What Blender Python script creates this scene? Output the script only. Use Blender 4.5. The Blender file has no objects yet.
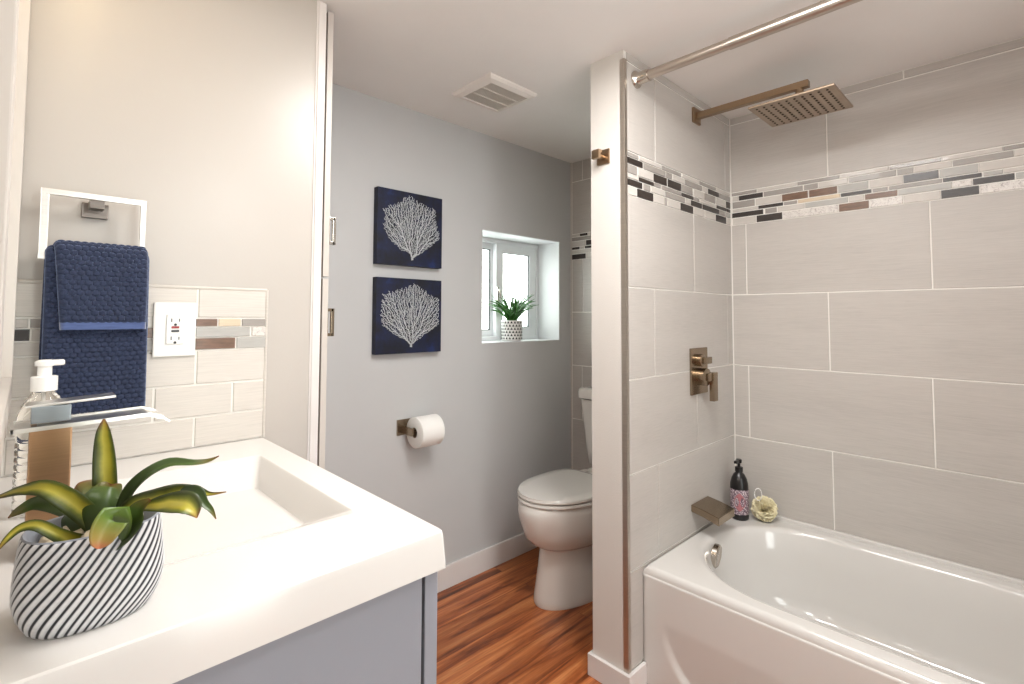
import bpy, bmesh, math, random
from mathutils import Vector, Matrix

# ------------------------------------------------------------------ camera
scene = bpy.context.scene
scene.unit_settings.system = 'METRIC'
cam_data = bpy.data.cameras.new('camera')
cam = bpy.data.objects.new('camera', cam_data)
scene.collection.objects.link(cam)
cam_data.sensor_width = 36.0
cam_data.lens = 503.5 * 36.0 / 1024.0
cam_data.shift_y = -(342.0 - 293.7) / 1024.0
cam_data.clip_start = 0.01
R_ = Vector((0.7190019561, -0.6950005639, 0.0032254032))
U_ = Vector((-0.0344379905, -0.0309914033, 0.9989262023))
F_ = Vector((0.6941543142, 0.7183409699, 0.0462173024))
cam.matrix_world = Matrix(((R_.x, U_.x, -F_.x, 0.0), (R_.y, U_.y, -F_.y, 0.0), (R_.z, U_.z, -F_.z, 1.198), (0, 0, 0, 1)))
scene.camera = cam

# ------------------------------------------------------------------ world, lights, exposure
world = bpy.data.worlds.new('daylight')
scene.world = world
world.use_nodes = True
bg = world.node_tree.nodes['Background']
bg.inputs['Color'].default_value = (0.93, 0.98, 0.96, 1)
bg.inputs['Strength'].default_value = 7.0

def area(name, loc, target, size, power, color):
    d = bpy.data.lights.new(name, 'AREA')
    d.shape = 'RECTANGLE'; d.size = size[0]; d.size_y = size[1]
    d.energy = power; d.color = color
    o = bpy.data.objects.new(name, d)
    scene.collection.objects.link(o)
    o.location = loc
    o.rotation_euler = (Vector(target) - Vector(loc)).to_track_quat('-Z', 'Y').to_euler()
    return o
# added fill lights out of view: ceiling lamp near the camera, two square panels
d = bpy.data.lights.new('fill_lamp_light', 'POINT')
d.energy = 10; d.color = (0.99, 0.985, 0.975); d.shadow_soft_size = 0.12
o = bpy.data.objects.new('fill_lamp_light', d); scene.collection.objects.link(o)
o.location = (0.70, 0.02, 1.74)
area('fill_panel_light', (1.05, 0.42, 2.062), (1.05, 0.42, 0), (0.25, 0.25), 13, (1.0, 0.985, 0.97))
area('fill_panel_light', (0.88, 0.74, 2.062), (0.88, 0.74, 0), (0.25, 0.25), 6, (1.0, 0.985, 0.97))
for i, yy in enumerate((0.65, 0.90, 1.15)):
    d = bpy.data.lights.new('vanity_bulb_light', 'POINT')
    d.energy = 0.55; d.color = (1.0, 0.76, 0.44); d.shadow_soft_size = 0.035
    o = bpy.data.objects.new('vanity_bulb_light', d); scene.collection.objects.link(o)
    o.location = (0.075, yy, 1.97)

vs = scene.view_settings
vs.view_transform = 'Standard'; vs.look = 'None'; vs.gamma = 1.0; vs.exposure = 0.06
vs.use_curve_mapping = False
scene.display_settings.display_device = 'sRGB'

# ------------------------------------------------------------------ materials
def lin(c):
    c = c / 255.0
    return c / 12.92 if c <= 0.04045 else ((c + 0.055) / 1.055) ** 2.4
def col(r, g, b): return (lin(r), lin(g), lin(b), 1.0)
MATS = {}
class N:
    """tiny node helper"""
    def __init__(s, name):
        s.m = bpy.data.materials.new(name); s.m.use_nodes = True
        s.t = s.m.node_tree; s.b = s.t.nodes['Principled BSDF']; MATS[name] = s.m
    def n(s, typ, **kw):
        nd = s.t.nodes.new(typ)
        for k, v in kw.items():
            if k in nd.inputs: nd.inputs[k].default_value = v
            else: setattr(nd, k, v)
        return nd
    def l(s, a, b): s.t.links.new(a, b)
    def coord(s, scale=(1, 1, 1), kind='Object', rot=(0, 0, 0)):
        tc = s.n('ShaderNodeTexCoord'); mp = s.n('ShaderNodeMapping')
        mp.inputs['Scale'].default_value = scale; mp.inputs['Rotation'].default_value = rot
        s.l(tc.outputs[kind], mp.inputs['Vector']); return mp.outputs['Vector']
    def noise(s, vec, scale, detail=4, rough=0.55, dist=0.0):
        nd = s.n('ShaderNodeTexNoise', Scale=scale, Detail=detail, Roughness=rough, Distortion=dist)
        s.l(vec, nd.inputs['Vector']); return nd
    def ramp(s, fac, stops):
        nd = s.n('ShaderNodeValToRGB'); e = nd.color_ramp.elements
        e[0].position, e[0].color = stops[0]; e[1].position, e[1].color = stops[-1]
        for p, c in stops[1:-1]:
            x = e.new(p); x.color = c
        s.l(fac, nd.inputs['Fac']); return nd.outputs['Color']
    def bump(s, h, strength=0.2, dist=0.002):
        nd = s.n('ShaderNodeBump', Strength=strength, Distance=dist)
        s.l(h, nd.inputs['Height']); s.l(nd.outputs['Normal'], s.b.inputs['Normal'])
    def set(s, **kw):
        for k, v in kw.items(): s.b.inputs[k.replace('_', ' ')].default_value = v
        return s

def plain(name, c, rough=0.5, metal=0.0, bump=None, vary=0.0, **kw):
    s = N(name); s.set(Roughness=rough, Metallic=metal, **kw)
    s.b.inputs['Base Color'].default_value = c
    v = s.coord()
    if vary:
        nz = s.noise(v, 6.0)
        s.l(s.ramp(nz.outputs['Fac'], [(0.3, tuple(x * (1 - vary) for x in c[:3]) + (1,)), (0.7, tuple(min(1, x * (1 + vary)) for x in c[:3]) + (1,))]), s.b.inputs['Base Color'])
    if bump:
        nz = s.noise(v, bump[0], 3); s.bump(nz.outputs['Fac'], bump[1], bump[2])
    return s.m

plain('ceiling_paint', col(240, 237, 234), 0.75, bump=(70, 0.25, 0.002), vary=0.01)
plain('grey_paint', col(196, 196, 196), 0.5, bump=(220, 0.12, 0.001), vary=0.012)
plain('towel_wall_paint', col(192, 186, 179), 0.33, bump=(160, 0.10, 0.001), vary=0.01)
plain('pillar_paint', col(214, 209, 203), 0.45, bump=(240, 0.35, 0.0015), vary=0.01)
plain('trim_white', col(226, 221, 218), 0.35, bump=(60, 0.03, 0.001))
plain('door_paint', col(206, 199, 191), 0.35, bump=(60, 0.03, 0.001))
plain('gap_shade', col(60, 48, 38), 0.8, bump=(60, 0.03, 0.001))  # shade of the cabinet door gap put into the colour
plain('reveal_white', col(226, 228, 230), 0.5, bump=(120, 0.08, 0.001))
plain('vinyl_white', col(232, 234, 236), 0.3, bump=(60, 0.02, 0.001))
plain('gasket_dark', col(62, 66, 66), 0.6, bump=(60, 0.02, 0.001))
plain('grout', col(240, 237, 231), 0.8, bump=(300, 0.3, 0.001), vary=0.03)
plain('porcelain', col(222, 218, 212), 0.10, Coat_Weight=0.3, vary=0.004)
plain('tub_enamel', col(214, 211, 207), 0.12, Coat_Weight=0.4, vary=0.004)
plain('counter_white', col(228, 225, 221), 0.16, vary=0.004)
plain('cabinet_grey', col(150, 154, 163), 0.4, bump=(80, 0.03, 0.001), vary=0.01)
plain('black_plastic', col(22, 19, 20), 0.28, vary=0.01)
plain('white_plastic', col(240, 238, 234), 0.3, vary=0.004)
plain('red_plastic', col(150, 40, 42), 0.4, vary=0.01)
plain('paper', col(240, 238, 234), 0.95, bump=(260, 0.25, 0.0012), vary=0.01)
plain('card', col(150, 128, 105), 0.9, vary=0.05)
plain('nozzle', col(58, 44, 32), 0.7, vary=0.02)
plain('puff_yellow', col(250, 240, 206), 0.8, vary=0.06, Sheen_Weight=0.3)
plain('leaf_green', col(58, 112, 42), 0.45, vary=0.3)
plain('pot_white', col(236, 234, 230), 0.5, vary=0.01)
plain('vent_white', col(232, 226, 220), 0.45, vary=0.01)
plain('vent_louver', col(214, 207, 198), 0.6, vary=0.01)
plain('vent_dark', col(112, 105, 98), 0.8, vary=0.03)

def metal(name, c, rough=0.25, streak=(4, 4, 300)):
    s = N(name); s.set(Metallic=1.0, Roughness=rough)
    v = s.coord(streak); nz = s.noise(v, 1.0, 3)
    s.l(s.ramp(nz.outputs['Fac'], [(0.3, tuple(x * 0.9 for x in c[:3]) + (1,)), (0.7, c)]), s.b.inputs['Base Color'])
    s.bump(nz.outputs['Fac'], 0.04, 0.0005); return s.m
metal('nickel', col(200, 192, 182), 0.22)
metal('nickel_rod', col(200, 190, 180), 0.3, (200, 3, 200))
metal('steel_dark', col(120, 112, 106), 0.3)
metal('lamp_tinted_nickel', col(196, 156, 120), 0.3)  # vanity lamp's warm reflection put into the metal colour
metal('steel', col(150, 156, 160), 0.35)
metal('trim_metal', col(196, 188, 178), 0.42)
metal('bronze_nickel', col(158, 142, 122), 0.26)
metal('champagne', col(168, 145, 120), 0.30)
metal('bright_chrome', col(232, 228, 222), 0.28)
metal('shower_plate', col(176, 158, 140), 0.32, (30, 30, 30))

def tile(name, c, hor):
    """linen-look porcelain: fine horizontal streaks; hor = (x, y) stretch axes"""
    s = N(name); s.set(Roughness=0.42)
    sc = (14.0, 14.0, 420.0)
    v = s.coord(sc); a = s.noise(v, 1.0, 5, 0.65)
    v2 = s.coord((1.5, 1.5, 9.0)); b = s.noise(v2, 1.0, 3)
    mx = s.n('ShaderNodeMath', operation='MULTIPLY_ADD'); mx.inputs[1].default_value = 0.65
    ml = s.n('ShaderNodeMath', operation='MULTIPLY'); ml.inputs[1].default_value = 0.35
    s.l(b.outputs['Fac'], ml.inputs[0]); s.l(a.outputs['Fac'], mx.inputs[0]); s.l(ml.outputs[0], mx.inputs[2])
    lo = tuple(x * 0.88 for x in c[:3]) + (1,); hi = tuple(min(1, x * 1.08) for x in c[:3]) + (1,)
    s.l(s.ramp(mx.outputs[0], [(0.33, lo), (0.5, c), (0.67, hi)]), s.b.inputs['Base Color'])
    s.bump(a.outputs['Fac'], 0.12, 0.0008); return s.m
tile('tile_linen', col(190, 184, 178), 0)
tile('tile_linen_pale', col(212, 206, 198), 0)

def glassy(name, c, rough=0.12, vary=0.06):
    s = N(name); s.set(Roughness=rough + 0.15, Coat_Weight=0.1)
    v = s.coord((30, 30, 160)); nz = s.noise(v, 1.0, 3)
    s.l(s.ramp(nz.outputs['Fac'], [(0.3, tuple(x * (1 - vary) for x in c[:3]) + (1,)), (0.7, tuple(min(1, x * (1 + vary)) for x in c[:3]) + (1,))]), s.b.inputs['Base Color'])
    return s.m
glassy('mosaic_dark', col(50, 42, 38), 0.15, 0.35)
glassy('mosaic_brown', col(112, 82, 62), 0.15, 0.3)
glassy('mosaic_grey', col(158, 152, 146), 0.25, 0.08)
glassy('mosaic_light', col(178, 176, 171), 0.25, 0.06)
glassy('mosaic_white', col(203, 197, 190), 0.3, 0.04)
glassy('mosaic_cream', col(214, 196, 170), 0.3, 0.05)
s = N('mosaic_marble'); s.set(Roughness=0.3)
nz = s.noise(s.coord((1, 1, 1)), 90, 6, 0.7, 1.5)
s.l(s.ramp(nz.outputs['Fac'], [(0.36, col(170, 160, 156)), (0.46, col(214, 208, 202)), (0.6, col(226, 221, 215))]), s.b.inputs['Base Color'])

# wood plank floor, boards run along X
s = N('wood_floor'); s.set(Roughness=0.3)
v = s.coord()
br = s.n('ShaderNodeTexBrick', offset=0.37, offset_frequency=2)
for k, val in (('Scale', 1.0), ('Mortar Size', 0.0009), ('Mortar Smooth', 0.2), ('Brick Width', 1.22), ('Row Height', 0.152), ('Bias', 0.0)): br.inputs[k].default_value = val
br.inputs['Color1'].default_value = (0, 0, 0, 1); br.inputs['Color2'].default_value = (1, 1, 1, 1); br.inputs['Mortar'].default_value = (0.5, 0.5, 0.5, 1)
mp0 = s.n('ShaderNodeMapping'); mp0.inputs['Location'].default_value = (0.33, 0.045, 0); s.l(v, mp0.inputs['Vector']); s.l(mp0.outputs['Vector'], br.inputs['Vector'])
sep = s.n('ShaderNodeSeparateColor'); s.l(br.outputs['Color'], sep.inputs['Color'])
off = s.n('ShaderNodeVectorMath', operation='SCALE'); off.inputs[0].default_value = (3.7, 5.3, 9.1); s.l(sep.outputs['Red'], off.inputs['Scale'])
add = s.n('ShaderNodeVectorMath', operation='ADD'); s.l(v, add.inputs[0]); s.l(off.outputs['Vector'], add.inputs[1])
wp = s.n('ShaderNodeMapping'); wp.inputs['Scale'].default_value = (0.8, 10.0, 1.0); s.l(add.outputs['Vector'], wp.inputs['Vector'])
warp = s.noise(wp.outputs['Vector'], 1.2, 2, 0.5)
ws = s.n('ShaderNodeVectorMath', operation='SCALE'); ws.inputs['Scale'].default_value = 0.6; s.l(warp.outputs['Color'], ws.inputs[0])
wa = s.n('ShaderNodeVectorMath', operation='ADD'); s.l(wp.outputs['Vector'], wa.inputs[0]); s.l(ws.outputs['Vector'], wa.inputs[1])
grain = s.noise(wa.outputs['Vector'], 2.2, 6, 0.62, 0.5)
mpf = s.n('ShaderNodeMapping'); mpf.inputs['Scale'].default_value = (5.0, 160.0, 1.0); s.l(add.outputs['Vector'], mpf.inputs['Vector'])
fine = s.noise(mpf.outputs['Vector'], 1.0, 4, 0.6)
c1 = s.ramp(grain.outputs['Fac'], [(0.28, col(66, 32, 16)), (0.39, col(122, 64, 34)), (0.47, col(166, 94, 52)), (0.57, col(194, 120, 70)), (0.72, col(218, 152, 98))])
c2 = s.ramp(fine.outputs['Fac'], [(0.3, (0.62, 0.62, 0.62, 1)), (0.6, (1, 1, 1, 1))])
mul = s.n('ShaderNodeMix', data_type='RGBA', blend_type='MULTIPLY'); mul.inputs[0].default_value = 0.8
s.l(c1, mul.inputs[6]); s.l(c2, mul.inputs[7])
tint = s.ramp(sep.outputs['Red'], [(0.0, (0.82, 0.78, 0.76, 1)), (1.0, (1.1, 1.05, 1.0, 1))])
mul2 = s.n('ShaderNodeMix', data_type='RGBA', blend_type='MULTIPLY'); mul2.inputs[0].default_value = 1.0
s.l(mul.outputs[2], mul2.inputs[6]); s.l(tint, mul2.inputs[7])
mm = s.n('ShaderNodeMix', data_type='RGBA'); s.l(br.outputs['Fac'], mm.inputs[0]); s.l(mul2.outputs[2], mm.inputs[6]); mm.inputs[7].default_value = col(104, 58, 34)
s.l(mm.outputs[2], s.b.inputs['Base Color'])
s.bump(grain.outputs['Fac'], 0.06, 0.001)

# towel
s = N('navy_towel'); s.set(Roughness=0.95, Sheen_Weight=0.9, Sheen_Roughness=0.4)
s.b.inputs['Sheen Tint'].default_value = col(150, 165, 200)
nz = s.noise(s.coord(), 500, 3)
s.l(s.ramp(nz.outputs['Fac'], [(0.35, col(26, 34, 56)), (0.65, col(46, 56, 84))]), s.b.inputs['Base Color']); s.bump(nz.outputs['Fac'], 0.5, 0.001)
s = N('navy_hem'); s.set(Roughness=0.95, Sheen_Weight=0.6)
nz = s.noise(s.coord((40, 40, 900)), 1, 2)
s.l(s.ramp(nz.outputs['Fac'], [(0.35, col(62, 78, 122)), (0.65, col(80, 98, 145))]), s.b.inputs['Base Color']); s.bump(nz.outputs['Fac'], 0.3, 0.0005)

# canvases
s = N('canvas_navy'); s.set(Roughness=0.6)
nz = s.noise(s.coord(), 14, 5, 0.6)
s.l(s.ramp(nz.outputs['Fac'], [(0.40, col(6, 9, 26)), (0.6, col(11, 22, 58)), (0.75, col(20, 42, 96))]), s.b.inputs['Base Color'])
plain('coral_white', col(224, 228, 230), 0.7, vary=0.06)

# ribbed planter: diagonal ribs, spacing comes from the UV map
s = N('ribbed_ceramic'); s.set(Roughness=0.45)
tc = s.n('ShaderNodeTexCoord'); sx = s.n('ShaderNodeSeparateXYZ'); s.l(tc.outputs['UV'], sx.inputs['Vector'])
fr = s.n('ShaderNodeMath', operation='FRACT'); s.l(sx.outputs['X'], fr.inputs[0])
nz = s.noise(s.coord(), 240, 3); 
c = s.ramp(fr.outputs[0], [(0.0, col(30, 32, 38)), (0.26, col(40, 42, 50)), (0.35, col(206, 206, 210)), (0.5, col(236, 236, 236)), (0.9, col(214, 214, 218)), (1.0, col(30, 32, 38))])
mg = s.n('ShaderNodeMix', data_type='RGBA', blend_type='MULTIPLY'); mg.inputs[0].default_value = 0.25; s.l(c, mg.inputs[6]); s.l(nz.outputs['Fac'], mg.inputs[7]); s.l(mg.outputs[2], s.b.inputs['Base Color'])
plain('gravel', col(205, 192, 168), 0.9, vary=0.12)

# bromeliad leaf: UV.x across, UV.y along
s = N('bromeliad_leaf'); s.set(Roughness=0.38)
tc = s.n('ShaderNodeTexCoord'); sx = s.n('ShaderNodeSeparateXYZ'); s.l(tc.outputs['UV'], sx.inputs['Vector'])
nz = s.noise(s.coord(), 60, 4); nm = s.n('ShaderNodeMath', operation='MULTIPLY_ADD'); nm.inputs[1].default_value = 0.22; s.l(nz.outputs['Fac'], nm.inputs[0]); s.l(sx.outputs['X'], nm.inputs[2])
across = s.ramp(nm.outputs[0], [(0.08, col(50, 64, 20)), (0.26, col(96, 106, 30)), (0.42, col(170, 160, 46)), (0.70, col(196, 186, 76)), (0.86, col(112, 118, 38)), (1.0, col(58, 68, 24))])
tipf = s.ramp(sx.outputs['Y'], [(0.80, (0, 0, 0, 1)), (1.0, (0.8, 0.8, 0.8, 1))])
mx = s.n('ShaderNodeMix', data_type='RGBA'); s.l(tipf, mx.inputs[0]); s.l(across, mx.inputs[6]); mx.inputs[7].default_value = col(140, 66, 38)
s.l(mx.outputs[2], s.b.inputs['Base Color'])
s = N('bromeliad_heart'); s.set(Roughness=0.4)
tc = s.n('ShaderNodeTexCoord'); sx = s.n('ShaderNodeSeparateXYZ'); s.l(tc.outputs['UV'], sx.inputs['Vector'])
s.l(s.ramp(sx.outputs['Y'], [(0.0, col(40, 60, 22)), (0.45, col(92, 118, 42)), (0.75, col(150, 128, 60)), (1.0, col(206, 122, 92))]), s.b.inputs['Base Color'])
s = N('bromeliad_dark'); s.set(Roughness=0.4)
tc = s.n('ShaderNodeTexCoord'); sx = s.n('ShaderNodeSeparateXYZ'); s.l(tc.outputs['UV'], sx.inputs['Vector'])
s.l(s.ramp(sx.outputs['Y'], [(0.0, col(36, 52, 20)), (0.7, col(66, 88, 32)), (0.92, col(110, 96, 36)), (1.0, col(120, 62, 34))]), s.b.inputs['Base Color'])

# glass things
s = N('clear_plastic'); s.set(Roughness=0.03, IOR=1.3); s.b.inputs['Transmission Weight'].default_value = 1.0; s.b.inputs['Base Color'].default_value = (0.97, 0.95, 0.90, 1)
nz = s.noise(s.coord(), 20, 2); s.bump(nz.outputs['Fac'], 0.02, 0.001)
s = N('frosted_glass'); s.set(Roughness=0.15, IOR=1.05); s.b.inputs['Transmission Weight'].default_value = 1.0; s.b.inputs['Base Color'].default_value = (0.96, 1.0, 0.97, 1)
nz = s.noise(s.coord(), 200, 2); s.bump(nz.outputs['Fac'], 0.05, 0.001)
s = N('mirror_glass'); s.set(Roughness=0.02, Metallic=1.0); s.b.inputs['Base Color'].default_value = (0.9, 0.9, 0.88, 1)
nz = s.noise(s.coord(), 3, 2); s.bump(nz.outputs['Fac'], 0.003, 0.001)
s = N('lamp_glass'); s.b.inputs['Base Color'].default_value = (1, 1, 1, 1); s.b.inputs['Emission Color'].default_value = (1.0, 0.85, 0.62, 1); s.b.inputs['Emission Strength'].default_value = 6.0
nz = s.noise(s.coord(), 3, 2); s.bump(nz.outputs['Fac'], 0.003, 0.001)
s = N('fill_panel_glow'); s.b.inputs['Base Color'].default_value = (1, 1, 1, 1); s.b.inputs['Emission Color'].default_value = (1.0, 0.95, 0.88, 1); s.b.inputs['Emission Strength'].default_value = 3.0  # glow of the added ceiling fill panels
nz = s.noise(s.coord(), 3, 2); s.bump(nz.outputs['Fac'], 0.003, 0.001)
s = N('soap_label'); s.set(Roughness=0.5)
vo = s.n('ShaderNodeTexVoronoi', Scale=190.0); s.l(s.coord(), vo.inputs['Vector'])
s.l(s.ramp(vo.outputs['Distance'], [(0.15, col(236, 226, 224)), (0.45, col(150, 130, 140)), (0.8, col(90, 70, 84))]), s.b.inputs['Base Color'])
plain('label_rose', col(178, 112, 118), 0.5, vary=0.12)
plain('label_print', col(110, 40, 52), 0.5, vary=0.05)
s = N('triangle_black'); s.set(Roughness=0.6); nz = s.noise(s.coord(), 60, 2); s.l(s.ramp(nz.outputs['Fac'], [(0.3, col(26, 26, 30)), (0.7, col(44, 44, 50))]), s.b.inputs['Base Color'])

# ------------------------------------------------------------------ mesh helpers
def link(name, me, parent=None):
    o = bpy.data.objects.new(name, me)
    scene.collection.objects.link(o)
    if parent is not None: o.parent = parent
    return o
def origin(o):
    p = Vector((0, 0, 0))
    while o is not None: p += o.location; o = o.parent
    return p
def empty(name, loc, label=None, cat=None, group=None):
    o = bpy.data.objects.new(name, None); scene.collection.objects.link(o)
    o.location = loc; o.empty_display_size = 0.05
    tag(o, label, cat, group); return o
def tag(o, label=None, cat=None, group=None, kind=None):
    if label: o['label'] = label
    if cat: o['category'] = cat
    if group: o['group'] = group
    if kind: o['kind'] = kind
    return o
def obj(name, bm, mats, parent=None, smooth=False, sub=0, auto=None, loc=None):
    """world-space bmesh -> one mesh object (child of parent, local to the thing's base)"""
    base = origin(parent) if parent is not None else (Vector(loc) if loc is not None else Vector((0, 0, 0)))
    if base.length > 0: bmesh.ops.translate(bm, verts=bm.verts, vec=-base)
    me = bpy.data.meshes.new(name)
    bm.normal_update(); bm.to_mesh(me); bm.free()
    if isinstance(mats, str): mats = [mats]
    for m in mats: me.materials.append(MATS[m])
    o = link(name, me, parent)
    if loc is not None and parent is None: o.location = loc
    if smooth or auto is not None:
        me.polygons.foreach_set('use_smooth', [True] * len(me.polygons))
    if auto is not None:
        me.set_sharp_from_angle(angle=math.radians(auto))
    if sub:
        md = o.modifiers.new('subdivision', 'SUBSURF'); md.levels = sub; md.render_levels = sub
    return o
def struct(name, bm, mats, **kw):
    o = obj(name, bm, mats, **kw); o['kind'] = 'structure'; return o

def box(bm, x0, x1, y0, y1, z0, z1, mat=0, bev=0.0, seg=2):
    x0, x1 = min(x0, x1), max(x0, x1); y0, y1 = min(y0, y1), max(y0, y1); z0, z1 = min(z0, z1), max(z0, z1)
    t = bmesh.new()
    bmesh.ops.create_cube(t, size=1.0)
    for v in t.verts:
        v.co = Vector((x0 + (v.co.x + .5) * (x1 - x0), y0 + (v.co.y + .5) * (y1 - y0), z0 + (v.co.z + .5) * (z1 - z0)))
    if bev: bmesh.ops.bevel(t, geom=list(t.edges), offset=bev, segments=seg, affect='EDGES', profile=0.7)
    merge(bm, t, mat); return bm
def merge(bm, t, mat=0, M=None):
    vm = {}
    for v in t.verts: vm[v] = bm.verts.new(M @ v.co if M is not None else v.co)
    for f in t.faces:
        try:
            nf = bm.faces.new([vm[v] for v in f.verts]); nf.material_index = mat; nf.smooth = f.smooth
        except ValueError: pass
    t.free()
def rings(bm, rs, mat=0, close=True, cap0=True, cap1=True, uv=None):
    """loft a list of rings (lists of points)"""
    vr = [[bm.verts.new(p) for p in r] for r in rs]
    n = len(vr[0]); fs = []
    for i in range(len(vr) - 1):
        for j in range(n if close else n - 1):
            k = (j + 1) % n
            f = bm.faces.new((vr[i][j], vr[i][k], vr[i + 1][k], vr[i + 1][j])); f.material_index = mat; fs.append(f)
            if uv is not None:
                uvs = uv(i, j), uv(i, j + 1), uv(i + 1, j + 1), uv(i + 1, j)
                lay = bm.loops.layers.uv.verify()
                for lp, q in zip(f.loops, uvs): lp[lay].uv = q
    if cap0 and close: bm.faces.new(list(reversed(vr[0]))).material_index = mat
    if cap1 and close: bm.faces.new(vr[-1]).material_index = mat
    return vr
def circ(c, r, n, axis='Z', ry=None, ph=0.0):
    ry = r if ry is None else ry; out = []
    for i in range(n):
        a = 2 * math.pi * i / n + ph; u, w = r * math.cos(a), ry * math.sin(a)
        if axis == 'Z': out.append(Vector((c[0] + u, c[1] + w, c[2])))
        elif axis == 'Y': out.append(Vector((c[0] + u, c[1], c[2] - w)))
        else: out.append(Vector((c[0], c[1] + u, c[2] + w)))
    return out
def lathe(bm, c, prof, n=32, mat=0, axis='Z', cap0=True, cap1=True):
    rs = []
    for r, h in prof:
        cc = list(c); cc['XYZ'.index(axis)] += h
        rs.append(circ(cc, r, n, axis))
    return rings(bm, rs, mat, cap0=cap0, cap1=cap1)
def tube(bm, pts, r, n=8, mat=0, caps=True):
    pts = [Vector(p) for p in pts]; rs = []
    rad = r if isinstance(r, (list, tuple)) else [r] * len(pts)
    up = Vector((0, 0, 1))
    for i, p in enumerate(pts):
        d = (pts[min(i + 1, len(pts) - 1)] - pts[max(i - 1, 0)]).normalized()
        ref = up if abs(d.dot(up)) < 0.95 else Vector((1, 0, 0))
        a = d.cross(ref).normalized(); b = a.cross(d).normalized()
        rs.append([p + rad[i] * (math.cos(2 * math.pi * k / n) * a + math.sin(2 * math.pi * k / n) * b) for k in range(n)])
    return rings(bm, rs, mat, cap0=caps, cap1=caps)
def prism(bm, pts2, ax, a0, a1, mat=0):
    """extrude a 2D outline along axis ax ('X','Y','Z')"""
    def P(p, a):
        return Vector((a, p[0], p[1])) if ax == 'X' else Vector((p[0], a, p[1])) if ax == 'Y' else Vector((p[0], p[1], a))
    return rings(bm, [[P(p, a0) for p in pts2], [P(p, a1) for p in pts2]], mat)
def fix(bm):
    bmesh.ops.recalc_face_normals(bm, faces=bm.faces); return bm
B = bmesh.new

# measured data: leaf spines (x, y, z, width) and mosaic runs (colour, from, to) in metres
LEAVES = {
    'A': [(0.0713, 0.7050, 0.9609, 0.0173), (0.0710, 0.7106, 0.9860, 0.0208), (0.0707, 0.7162, 1.0116, 0.0220), (0.0691, 0.7186, 1.0440, 0.0199), (0.0671, 0.7160, 1.0699, 0.0132), (0.0667, 0.7155, 1.0842, 0.0022)],
    'B': [(0.0801, 0.6955, 0.9771, 0.0076), (0.0834, 0.6841, 0.9974, 0.0107), (0.0889, 0.6706, 1.0163, 0.0117), (0.1013, 0.6575, 1.0322, 0.0106), (0.1185, 0.6545, 1.0389, 0.0097), (0.1389, 0.6488, 1.0361, 0.0066), (0.1534, 0.6488, 1.0355, 0.0045), (0.1635, 0.6457, 1.0397, 0.0011)],
    'C': [(0.0774, 0.6701, 0.9800, 0.0125), (0.0863, 0.6531, 1.0017, 0.0165), (0.1022, 0.6303, 1.0098, 0.0205), (0.1182, 0.6145, 1.0150, 0.0205), (0.1333, 0.6067, 1.0174, 0.0103), (0.1452, 0.6025, 1.0126, 0.0042), (0.1571, 0.5908, 1.0148, 0.0010)],
    'C2': [(0.0906, 0.6350, 1.0035, 0.0051), (0.1040, 0.6147, 1.0095, 0.0150), (0.1186, 0.5934, 1.0124, 0.0218), (0.1259, 0.5866, 1.0075, 0.0179), (0.1298, 0.5835, 0.9976, 0.0010)],
    'C3': [(0.1207, 0.6146, 1.0194, 0.0082), (0.1314, 0.6016, 1.0171, 0.0143), (0.1384, 0.5955, 1.0069, 0.0082), (0.1437, 0.5908, 0.9998, 0.0051), (0.1477, 0.5875, 0.9906, 0.0010)],
    'D': [(0.0693, 0.6928, 0.9652, 0.0170), (0.0521, 0.6936, 0.9935, 0.0209), (0.0359, 0.6942, 1.0126, 0.0205), (0.0207, 0.7012, 1.0234, 0.0162), (0.0040, 0.7245, 1.0196, 0.0092), (-0.0084, 0.7510, 1.0109, 0.0052), (-0.0214, 0.7781, 1.0020, 0.0011)],
    'E': [(0.0677, 0.7224, 0.9620, 0.0154), (0.0505, 0.7519, 0.9778, 0.0202), (0.0346, 0.7808, 0.9841, 0.0206), (0.0158, 0.8060, 0.9822, 0.0138), (0.0037, 0.8112, 0.9760, 0.0091), (-0.0059, 0.8210, 0.9668, 0.0011)],
    'F': [(0.0609, 0.6875, 0.9560, 0.0146), (0.0466, 0.6797, 0.9689, 0.0172), (0.0323, 0.6718, 0.9825, 0.0128), (0.0161, 0.6726, 0.9964, 0.0106), (0.0036, 0.6777, 0.9955, 0.0076), (-0.0061, 0.6809, 0.9854, 0.0047), (-0.0112, 0.6864, 0.9750, 0.0009)],
    'G': [(0.0658, 0.6968, 0.9546, 0.0361), (0.0613, 0.6999, 0.9758, 0.0531), (0.0589, 0.7081, 0.9919, 0.0579), (0.0558, 0.7172, 1.0041, 0.0476), (0.0496, 0.7295, 1.0142, 0.0197)],
    'G2': [(0.0682, 0.6874, 0.9569, 0.0274), (0.0692, 0.6890, 0.9819, 0.0381), (0.0680, 0.6917, 1.0024, 0.0361), (0.0727, 0.7004, 1.0117, 0.0260), (0.0741, 0.6988, 1.0160, 0.0065)],
    'H': [(0.0665, 0.6682, 0.9565, 0.0184), (0.0696, 0.6425, 0.9854, 0.0298), (0.0692, 0.6279, 1.0013, 0.0272), (0.0627, 0.6208, 0.9939, 0.0248), (0.0590, 0.6179, 0.9847, 0.0170), (0.0579, 0.6195, 0.9781, 0.0019)],
    'I': [(0.0648, 0.6840, 0.9539, 0.0146), (0.0756, 0.6514, 0.9731, 0.0203), (0.0844, 0.6347, 0.9914, 0.0221), (0.0897, 0.6287, 1.0054, 0.0140), (0.0966, 0.6215, 1.0135, 0.0040)],
}
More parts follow.
